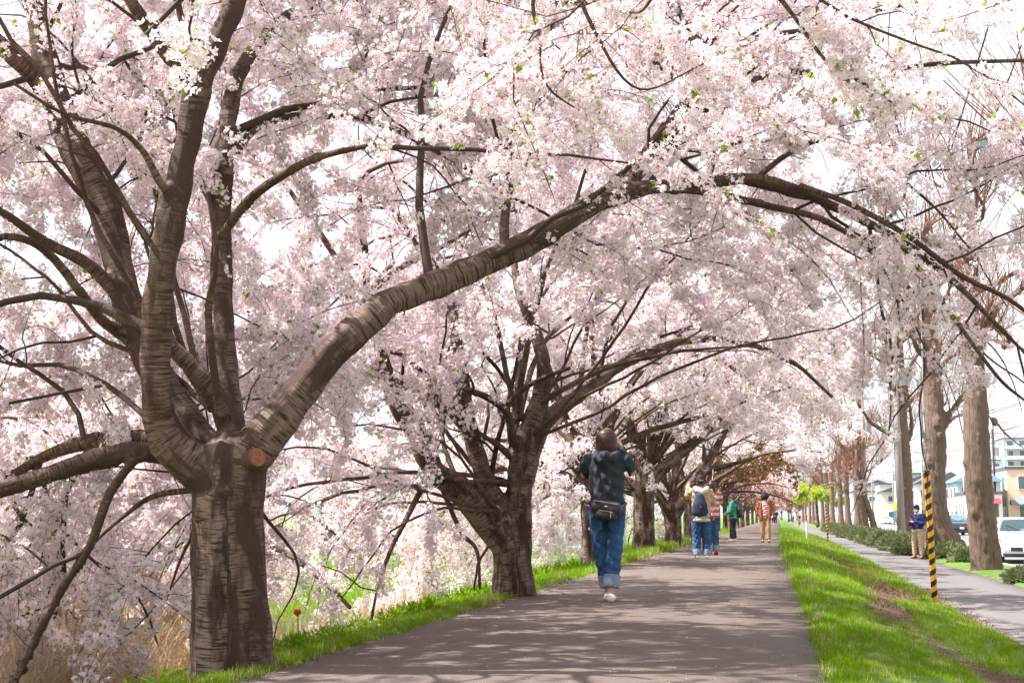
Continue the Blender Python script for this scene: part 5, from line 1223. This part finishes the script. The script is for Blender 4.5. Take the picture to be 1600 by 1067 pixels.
def person(loc, rz, H, label, ankles, hands, elbows, top, bottom, shoe, hair='short', hairm=None, skin=None, vox=.014, long_top=.82, cuff=None, cuffz=.14, lean=(0, 0), hood=False, headturn=0, knees=None, toes=None, fingers=False, group=None, hipw=.165, bulk=1.0, headtilt=0):
    skin = skin or M_SKIN; hairm = hairm or M_BHAIR; s = H/1.65
    root = empty('person', loc, label, 'person', group, rz); root.scale = (s, s, s)
    lx, ly = lean; hip = [(-.088, 0, .90), (.088, 0, .90)]; sh = [(-.175+lx, ly, 1.345), (.175+lx, ly, 1.345)]; neck = (lx, ly, 1.40); head = (lx, ly+.02, 1.535)
    knees = knees or [((h[0]+a[0])/2, (h[1]+a[1])/2+.03, .49) for h, a in zip(hip, ankles)]
    toes = toes or [(a[0]*1.12, a[1]+.15, a[2]-.05) for a in ankles]
    cs, sn = math.cos(headturn), math.sin(headturn)
    def hd(x, y, z): return (head[0]+x*cs-y*sn, head[1]+x*sn+y*cs+headtilt*(z), head[2]+z)
    ls = []
    X = dict(ref=(1, 0, 0), sides=16)
    ls.append(([(0, 0, .86), (lx*.3, ly*.3, 1.02), (lx*.7, ly*.7, 1.22), (lx, ly, 1.35)], [(.15, .105), (.122, .09), (.15, .10), (.125, .075)], X))
    ls.append(([neck, (lx, ly+.01, 1.30), ] if False else [(lx, ly-.005, 1.33), (lx, ly+.012, 1.47)], [.055, .05], {}))
    ls.append(([hd(0, 0, -.055), hd(0, .0, .0), hd(0, -.005, .055)], [(.062, .072), (.076, .092), (.068, .082)], X))
    ls.append(([hd(0, .075, .01), hd(0, .098, -.018)], [.010, .014], {}))              # nose
    for q in (-1, 1): ls.append(([hd(q*.076, -.005, .015), hd(q*.078, 0, -.018)], [(.008, .018), (.006, .014)], {}))
    for i in (0, 1):
        ls.append(([hip[i], knees[i], ankles[i]], [.078, .052, .036], {})); ls.append(([hip[i], lerp(hip[i], knees[i], .5)], [.08, .068], {}))
        ls.append(([lerp(knees[i], ankles[i], .15), lerp(knees[i], ankles[i], .4)], [.05, .05], {}))
        ls.append(([ankles[i], toes[i]], [.034, .030], {}))
        ls.append(([sh[i], elbows[i], hands[i]], [.046, .036, .025], {}))
        hv = Vector(hands[i]); dv = (hv-Vector(elbows[i])).normalized(); sv = dv.orthogonal().normalized(); inward = Vector((-1 if i else 1, 0, 0)); sv = (inward-dv*inward.dot(dv)).normalized(); up = dv.cross(sv)
        ls.append(([hv, hv+dv*.075], [(.036, .018), (.040, .017)], dict(ref=tuple(sv)))) if False else ls.append(([hv, hv+dv*.075], [.028, .032], {}))
        for k in range(4):
            b0_ = hv+dv*.075+up*(-.027+.018*k); L_ = (.062, .072, .068, .052)[k]
            ls.append(([b0_, b0_+dv*L_*.5+sv*.008, b0_+dv*L_*.8+sv*.034], [.0088, .0082, .007], dict(sides=8)))
        tb = hv+dv*.025+up*.028; ls.append(([tb, tb+dv*.03+up*.02+sv*.01, tb+dv*.055+up*.022+sv*.028], [.011, .0095, .008], dict(sides=8)))
    me = fuse(ls, vox*.72, 2); link('body', me, skin, root)
    # bottoms
    b = bulk; tl = [([(0, 0, .83), (0, 0, .93), (0, 0, 1.0)], [(hipw*b, .125*b), (hipw*.97*b, .118*b), (hipw*.86*b, .105*b)], dict(ref=(1, 0, 0), sides=16, cl=.3))]
    for i in (0, 1):
        e = lerp(knees[i], ankles[i], (knees[i][2]-cuffz)/(knees[i][2]-ankles[i][2]+1e-6))
        tl.append(([hip[i], lerp(hip[i], knees[i], .5), knees[i], lerp(knees[i], e, .5), e], [.098*b, .092*b, .078*b, .073*b, .070*b], dict(sides=16, cl=.3)))
    me = fuse(tl, vox, 3); co = mco(me); no = mno(me)
    co += no*(.004*np.sin(co[:, 2]*70+co[:, 0]*40)+.004*np.sin(co[:, 2]*41-co[:, 0]*90+co[:, 1]*30))[:, None]*np.clip((.8-co[:, 2])*3, .2, 1)[:, None]
    me.vertices.foreach_set('co', co.astype(np.float32).ravel()); link('trousers', me, bottom, root)
    if cuff:
        for i in (0, 1):
            e = Vector(lerp(knees[i], ankles[i], (knees[i][2]-cuffz)/(knees[i][2]-ankles[i][2]+1e-6))); d = (e-Vector(knees[i])).normalized()
            me = fuse([([e-d*.055, e+d*.068], [.080*b, .078*b], dict(caps=False, sides=18))], vox*.8, 1); link('trouser_cuff', me, cuff, root)
    # top
    tl = [([(0, 0, long_top), (0, 0, .97), (lx*.6, ly*.6, 1.15), (lx, ly, 1.29), (lx, ly, 1.375)], [(.165*b, .128*b), (.168*b, .13*b), (.172*b, .125*b), (.178*b, .118*b), (.09, .075)], dict(ref=(1, 0, 0), sides=20, cl=.15))]
    for i in (0, 1): tl.append(([(sh[i][0]*.8, sh[i][1], sh[i][2]), sh[i], lerp(sh[i], elbows[i], .6), elbows[i], lerp(elbows[i], hands[i], .93)], [.06*b, .070*b, .066*b, .062*b, .046*b], {}))
    if hood: tl.append(([(lx-.10, ly-.03, 1.40), (lx-.07, ly-.11, 1.365), (lx, ly-.135, 1.345), (lx+.07, ly-.11, 1.365), (lx+.10, ly-.03, 1.40)], [.045, .052, .06, .052, .045], {})); tl.append(([(lx, ly-.10, 1.30), (lx, ly-.125, 1.36)], [.05, .075], {}))
    me = fuse(tl, vox, 3); co = mco(me); no = mno(me)
    co += no*(.005*np.sin(co[:, 2]*55+co[:, 0]*35)+.004*np.sin(co[:, 2]*33-co[:, 0]*60))[:, None]; me.vertices.foreach_set('co', co.astype(np.float32).ravel())
    o = link('jacket', me, top, root)
    for i in (0, 1):
        a, t = Vector(ankles[i]), Vector(toes[i]); d = (t-a); d2 = Vector((d.x, d.y, 0)).normalized(); dn = Vector((0, 0, -1)) if abs(d.normalized().z) < .75 else None
        base = a+Vector((0, 0, -.045)) if dn else a
        me = fuse([([base-d2*.045+Vector((0, 0, .0)), base+d2*.05, t+Vector((0, 0, .0))], [(.042, .042), (.045, .042), (.047, .030)], dict(ref=(1, 0, 0)))], vox*.8, 1); link('shoe', me, shoe, root)
    # hair
    if hair == 'bob':
        me = fuse([([hd(0, -.02, -.15), hd(0, -.022, -.07), hd(0, -.018, .01), hd(0, -.012, .06), hd(0, -.008, .092), hd(0, -.006, .108)], [(.092, .078), (.107, .094), (.106, .102), (.094, .095), (.066, .07), (.03, .03)], dict(ref=(1, 0, 0), sides=18, cl=.25))], vox*.8, 2)
    elif hair == 'long':
        me = fuse([([hd(0, -.05, -.17), hd(0, -.035, -.05), hd(0, -.014, .03), hd(0, -.010, .060)], [(.085, .05), (.094, .07), (.090, .090), (.07, .075)], X)], vox*.8, 2)
    else:
        me = fuse([([hd(0, -.03, -.03), hd(0, -.016, .03), hd(0, -.008, .060)], [(.078, .065), (.084, .088), (.068, .078)], X)], vox*.8, 2)
    link('hair', me, hairm, root)
    for q in (-1, 1):
        m = MB(); m.tube([hd(q*.03, .080, .012), hd(q*.03, .089, .012)], .009, 8); m.build('eye', M_EYE, root)
    m = MB(); m.box(hd(0, .084, -.045), (.042, .012, .011), rz=headturn); m.build('mouth', M_LIP, root)
    return root, hd
def child_fuse(root, name, ls, mat, vox=.012, sm=2): return link(name, fuse(ls, vox, sm), mat, root)
X = dict(ref=(1, 0, 0), sides=16)
# the woman in front
wp = G(950, 941, .012)
wr, hd = person((wp[0], wp[1], .022), R_(0), 1.76, 'woman walking away in slate hoodie and rolled blue jeans, raising a phone before her face', [(-.005, .10, .09), (.035, -.05, .085)],
    [(-.085, .20, 1.46), (.12, .17, 1.47)], [(-.245, .10, 1.20), (.25, .09, 1.22)], M_HOODIE, M_JEANS, M_SHOEW, 'bob', M_HAIR, vox=.0105, long_top=.80, cuff=M_CUFF, cuffz=.20, hood=True,
    knees=[(-.075, .05, .50), (.065, .015, .49)], toes=[(-.01, .25, .045), (.02, .10, .035)], hipw=.168)
m = MB(); m.box((.02, .30, 1.50), (.15, .012, .075)); m.build('phone', M_PLAST, wr, bevel=.004) if False else None
ph = MB(); ph.box((0, 0, 0), (.155, .010, .078)); po = ph.build('phone', M_PLAST, bevel=.004); po.location = tuple(np.array(wp)+np.array([.02, .30, 1.50])*1.0667); tag(po, 'dark phone held up by the woman in the hoodie', 'phone')
bag = MB(); bo = link('waist_bag', fuse([([(-.085, -.165, .90), (.115, -.165, .865)], [(.05, .075), (.05, .075)], dict(ref=(0, 1, 0))), ([(-.05, -.175, .82), (.08, -.175, .80)], [(.045, .055), (.045, .05)], dict(ref=(0, 1, 0)))], .0095, 1), M_NYL, None)
bo.location = tuple(wr.location); bo.scale = wr.scale; tag(bo, 'black nylon crossbody bag worn on the lower back of the woman in the hoodie', 'bag')
m = MB(); m.tube([(-.10, -.212, .955), (.13, -.212, .918)], .004, 6); m.build('zip', M_ZIP, bo); m = MB(); m.tube([(-.05, -.235, .865), (.085, -.235, .842)], .0035, 6); m.build('zip', M_ZIP, bo); m = MB(); m.tube([(.065, -.235, .85), (.062, -.235, .79)], .004, 6); m.build('zip_pull', M_ZIP, bo)
m = MB(); m.box((.018, -.226, .90), (.028, .004, .012)); m.build('small_logo', M_TRIM, bo)
st = MB(); pts = [(-.115, -.14, .90), (-.125, -.152, 1.05), (-.13, -.15, 1.22), (-.115, -.125, 1.34), (-.09, -.04, 1.405)]
for i in range(len(pts)-1):
    a, b = Vector(pts[i]), Vector(pts[i+1]); st.add([a+Vector((-.017, 0, 0)), a+Vector((.017, 0, 0)), b+Vector((.017, 0, 0)), b+Vector((-.017, 0, 0)), a+Vector((-.017, .006, 0)), a+Vector((.017, .006, 0)), b+Vector((.017, .006, 0)), b+Vector((-.017, .006, 0))], [(0, 1, 2, 3), (7, 6, 5, 4), (0, 4, 5, 1), (3, 2, 6, 7), (0, 3, 7, 4), (1, 5, 6, 2)])
st.build('shoulder_strap', M_NYL, bo)
st = MB(); st.tube([(-.09, -.15, .90), (-.16, -.11, .93), (-.185, 0, .95)], .016, 6); st.tube([(.14, -.15, .875), (.175, -.09, .90), (.18, .0, .93)], .018, 6); st.build('waist_belt', M_NYL, bo)
for x in (-.085, .085):
    m = MB(); pp = [(x-.055, -.128, .79), (x+.055, -.128, .79), (x+.055, -.124, .69), (x, -.112, .66), (x-.055, -.124, .69)]
    m.add([(a*1.0, b-.006, c) for a, b, c in pp]+[(a, b+.02, c) for a, b, c in pp], [(4, 3, 2, 1, 0), (0, 1, 6, 5), (1, 2, 7, 6), (2, 3, 8, 7), (3, 4, 9, 8), (4, 0, 5, 9)]); m.build('back_pocket', M_JEANS, wr)
# person in the beige coat, seen from behind
bp = G(1097, 873, .012)
br_, hd = person((bp[0], bp[1], .02), R_(12), 1.68, 'person with black cap, beige hooded coat and navy rucksack, seen from behind', [(-.10, 0, .09), (.10, .0, .09)],
    [(-.22, .22, 1.42), (.14, .22, 1.20)], [(-.27, .10, 1.22), (.28, .06, 1.10)], M_BEIGE, M_JEANS, M_SHOEW, 'short', M_BHAIR, vox=.014, long_top=.80, cuff=M_CUFF, cuffz=.13, hood=False, bulk=1.15, hipw=.17)
child_fuse(br_, 'coat_hood', [([(-.12, -.05, 1.41), (-.08, -.15, 1.37), (0, -.18, 1.33), (.08, -.15, 1.37), (.12, -.05, 1.41)], [.05, .06, .07, .06, .05], {})], M_CREAM, .014)
child_fuse(br_, 'coat_lining_hem', [([(0, 0, .745), (0, 0, .80)], [(.192, .146), (.192, .148)], dict(ref=(1, 0, 0), sides=20, cl=.1))], M_CREAM, .016, 1)
def cap(root, hd, mat, brim=True, name='cap', wide=False, peak=True):
    if wide: ls = [([hd(0, -.01, .045), hd(0, -.01, .10)], [(.092, .098), (.082, .088)], X), ([hd(0, -.0, .042), hd(0, 0, .052)], [(.145, .155), (.135, .145)], X)]
    else:
        ls = [([hd(0, -.008, .030), hd(0, -.01, .075)], [(.093, .102), (.080, .088)], X)]
        if peak: ls.append(([hd(0, .08, .035), hd(0, .135, .025)], [(.065, .012), (.045, .010)], X))
    o = link(name, fuse(ls, .011, 1), mat, None); o.location = root.location; o.rotation_euler = root.rotation_euler; o.scale = root.scale; return o
o = cap(br_, hd, M_BLACKC, peak=False); tag(o, 'black cap on the head of the person in the beige coat', 'cap')
m = MB()
for k in range(5): m.box(tuple(np.array(hd((-.036+.018*k), -.112, .035))), (.010, .006, .018))
mo = m.build('lettering', M_TRIM, o); mo['kind'] = 'stuff'
def pack(root, mat, label, w_=.16, z0=.93, z1=1.30, off=-.20, name='backpack', taper=1.0, dx=0, extras=None, d=.085):
    o = link(name, fuse([([(dx, off, z0), (dx, off, (z0+z1)/2), (dx, off+.02, z1)], [(w_, d), (w_*(.5+.5*taper), d*.95), (w_*.65*taper, d*.6)], X)], .013, 2), mat, None)
    o.location = root.location; o.rotation_euler = root.rotation_euler; o.scale = root.scale; tag(o, label, 'backpack')
    for s in (-1, 1):
        m = MB(); m.tube([(dx+s*w_*.35, off+.04, z1-.02), (dx+s*.10, -.06, 1.41), (s*.125, .06, 1.40), (s*.14, .13, 1.25)], .016, 6); m.build('strap', mat, o)
    return o
o = pack(br_, M_NAVY, 'navy drawstring rucksack on the back of the person in the beige coat', .17, .92, 1.26, -.24, 'rucksack', .75, -.06)
m = MB(); m.box((-.06, -.325, 1.04), (.035, .008, .05)); m.build('tag', M_RED, o)
# companion in striped jacket
cp = G(1114, 868, .012)
cr_, hd = person((cp[0], cp[1], .02), R_(25), 1.66, 'person in red and grey striped jacket half hidden behind the beige coat', [(-.08, 0, .09), (.09, .03, .09)],
    [(-.15, .30, 1.30), (.16, .24, 1.34)], [(-.25, .12, 1.14), (.26, .10, 1.15)], M_OSTR, M_JEANS, M_REDSHOE, 'long', M_HAIR, vox=.015, cuff=M_CUFF, cuffz=.17, bulk=1.0)
ss = MB(); d0 = Vector(cr_.location)+Vector((-.02, .22, 1.30)); ss.tube([d0, d0+Vector((.05, .05, .62))], .009, 8)
so_ = ss.build('pole', M_TRIM); r_ = empty('selfie_stick', d0, 'thin white selfie stick raised between the two standing together', 'selfie stick'); so_.parent = r_; so_.location = -d0
m = MB(); m.box((.05, .05, .66), (.15, .012, .075)); m.build('clamped_phone', M_PLAST, r_)
# person in the green jacket, side on, looking left
gp = G(1147, 846, .012)
gr_, hd = person((gp[0], gp[1], .02), R_(75), 1.62, 'older person in green patterned jacket and grey cap, side on with a backpack', [(-.09, -.05, .09), (.10, .10, .09)],
    [(-.17, .20, .98), (.20, .20, .95)], [(-.25, .02, 1.08), (.26, .02, 1.08)], M_GREEN, M_BLACKC, M_SHOEW, 'short', M_GREYC, skin=M_SKIN2, vox=.016, bulk=1.22, long_top=.78, headturn=.25)
o = cap(gr_, hd, M_GREYC); tag(o, 'grey peaked cap on the person in the green jacket', 'cap')
o = pack(gr_, M_NYL, 'black backpack with two white badges on the person in the green jacket', .15, .93, 1.28, -.235, d=.11)
for z, x in ((.98, .14), (1.14, .11)): m = MB(); m.tube([(x, -.25, z), (x+.03, -.30, z)], .05, 12); m.build('badge', M_TRIM, o)
r = random.Random(3); m = MB()
for i in range(70):
    a = r.uniform(0, 6.28); z = r.uniform(.84, 1.3); m.box((math.cos(a)*.208, math.sin(a)*.158, z), (.02, .02, .035), rz=a)
o = m.build('pale_print', M_TEALP, gr_); o['kind'] = 'stuff'
# person in the brown coat, facing the camera
kp = G(1197, 848, .012)
kr_, hd = person((kp[0], kp[1], .02), R_(180), 1.60, 'woman in black hat, rust brown coat and striped top walking toward the camera', [(-.10, .05, .09), (.11, -.06, .09)],
    [(-.24, .08, .92), (.25, .02, .90)], [(-.27, -.03, 1.12), (.27, -.03, 1.12)], M_STRIPE, M_TAN, M_BLACKC, 'long', M_BHAIR, skin=M_SKIN, vox=.016, headturn=.5, long_top=.90)
child_fuse(kr_, 'coat', [([(-.135, -.0, .80), (-.14, 0, 1.1), (-.13, 0, 1.33)], [(.075, .14), (.075, .135), (.06, .10)], X), ([(.135, 0, .80), (.14, 0, 1.1), (.13, 0, 1.33)], [(.075, .14), (.075, .135), (.06, .10)], X), ([(0, -.09, .80), (0, -.10, 1.1), (0, -.07, 1.36)], [(.17, .05), (.17, .05), (.14, .05)], X),
    ([(-.175, 0, 1.345), (-.27, -.03, 1.12), (-.245, .06, .955)], [.075, .07, .06], {}), ([(.175, 0, 1.345), (.27, -.03, 1.12), (.255, .01, .93)], [.075, .07, .06], {})], M_RUST, .014)
o = cap(kr_, hd, M_BLACKC, name='hat', wide=True); tag(o, 'black wide brimmed hat on the woman in the rust brown coat', 'hat')
# man with mask and phone
mp_ = G(1436, 873, -.515)
mr_, hd = person((mp_[0], mp_[1], -.505), R_(140), 1.74, 'man in navy jacket, khaki trousers, dark cap and white mask looking down at his phone', [(-.17, .05, .09), (.15, -.02, .09)],
    [(-.06, .27, 1.14), (.06, .27, 1.14)], [(-.26, .06, 1.08), (.26, .06, 1.08)], M_NAVYJ, M_KHAKI, M_REDSHOE, 'short', M_BHAIR, vox=.015, bulk=1.15, headturn=.1, long_top=.92)
o = cap(mr_, hd, M_BLACKC); tag(o, 'dark cap on the man with the phone', 'cap')
o = link('face_mask', fuse([([hd(0, .075, -.055), hd(0, .078, -.02)], [(.055, .03), (.062, .03)], X)], .010, 1), M_MASK, None); o.location = mr_.location; o.rotation_euler = mr_.rotation_euler; o.scale = mr_.scale; tag(o, 'white face mask on the man with the phone', 'face mask')
m = MB(); m.box((0, .33, 1.19), (.075, .012, .15)); o = m.build('phone', M_RED); o.location = mr_.location; o.rotation_euler = mr_.rotation_euler; o.scale = mr_.scale; tag(o, 'red phone in the hands of the man with the mask', 'phone')
# far walkers
fp = [(1110, 'm', -.08)]
for i, (px, fy, z, col, tr_, lb, rz_) in enumerate(((1212, 818, .012, M_NAVYJ, M_JEANS, 'distant walker in purple blue jacket on the footpath', 0), (1208.5, 818, .012, M_GREYC, M_BLACKC, 'distant walker in grey beside the one in purple blue', 180), (1249, 822, -.515, M_NAVY, M_JEANS, 'distant cyclist in dark top riding on the sidewalk', 180), (1239, 817, -.515, M_GREYC, M_JEANS, 'distant walker far along the sidewalk', 0))):
    g_ = G(px, fy, z); bike = 'cyclist' in lb
    an = [(-.1, .12, .40), (.1, -.05, .30)] if bike else [(-.09, .08, .09), (.09, -.08, .09)]
    q_, hd = person((g_[0], g_[1], z+.01+(.12 if bike else 0)), R_(rz_), 1.65, lb, an, [(-.2, .42, 1.02), (.2, .42, 1.02)] if bike else [(-.22, .1, .9), (.22, -.05, .9)], [(-.26, .15, 1.1), (.26, .15, 1.1)] if bike else [(-.26, -.02, 1.1), (.26, -.02, 1.1)], col, tr_, M_BLACKC, vox=.024,
           knees=[(-.11, .3, .72), (.11, .22, .6)] if bike else None)
    if bike:
        bk = empty('bicycle', (g_[0], g_[1], z+.01), 'bicycle ridden by the distant cyclist on the sidewalk', 'bicycle', None, R_(rz_))
        for yy in (-.5, .55):
            t_ = [(0, yy+.33*math.cos(a), .34+.33*math.sin(a)) for a in np.linspace(0, 2*math.pi, 25)]; m = MB(); m.tube(t_, .018, 6, caps=False); m.build('wheel', M_TYRE, bk)
        m = MB(); m.tube([(0, -.5, .34), (0, -.1, .34), (0, -.18, .85)], .016, 6); m.tube([(0, -.1, .34), (0, .42, .85), (0, .55, .34)], .016, 6); m.tube([(0, -.16, .75), (0, .42, .8)], .016, 6); m.build('frame', M_TRIM, bk)
        m = MB(); m.tube([(-.28, .38, 1.02), (0, .42, 1.0), (.28, .38, 1.02)], .014, 6); m.build('handlebar', M_STEEL, bk); m = MB(); m.box((0, -.2, .9), (.16, .24, .06)); m.build('saddle', M_BLK, bk)
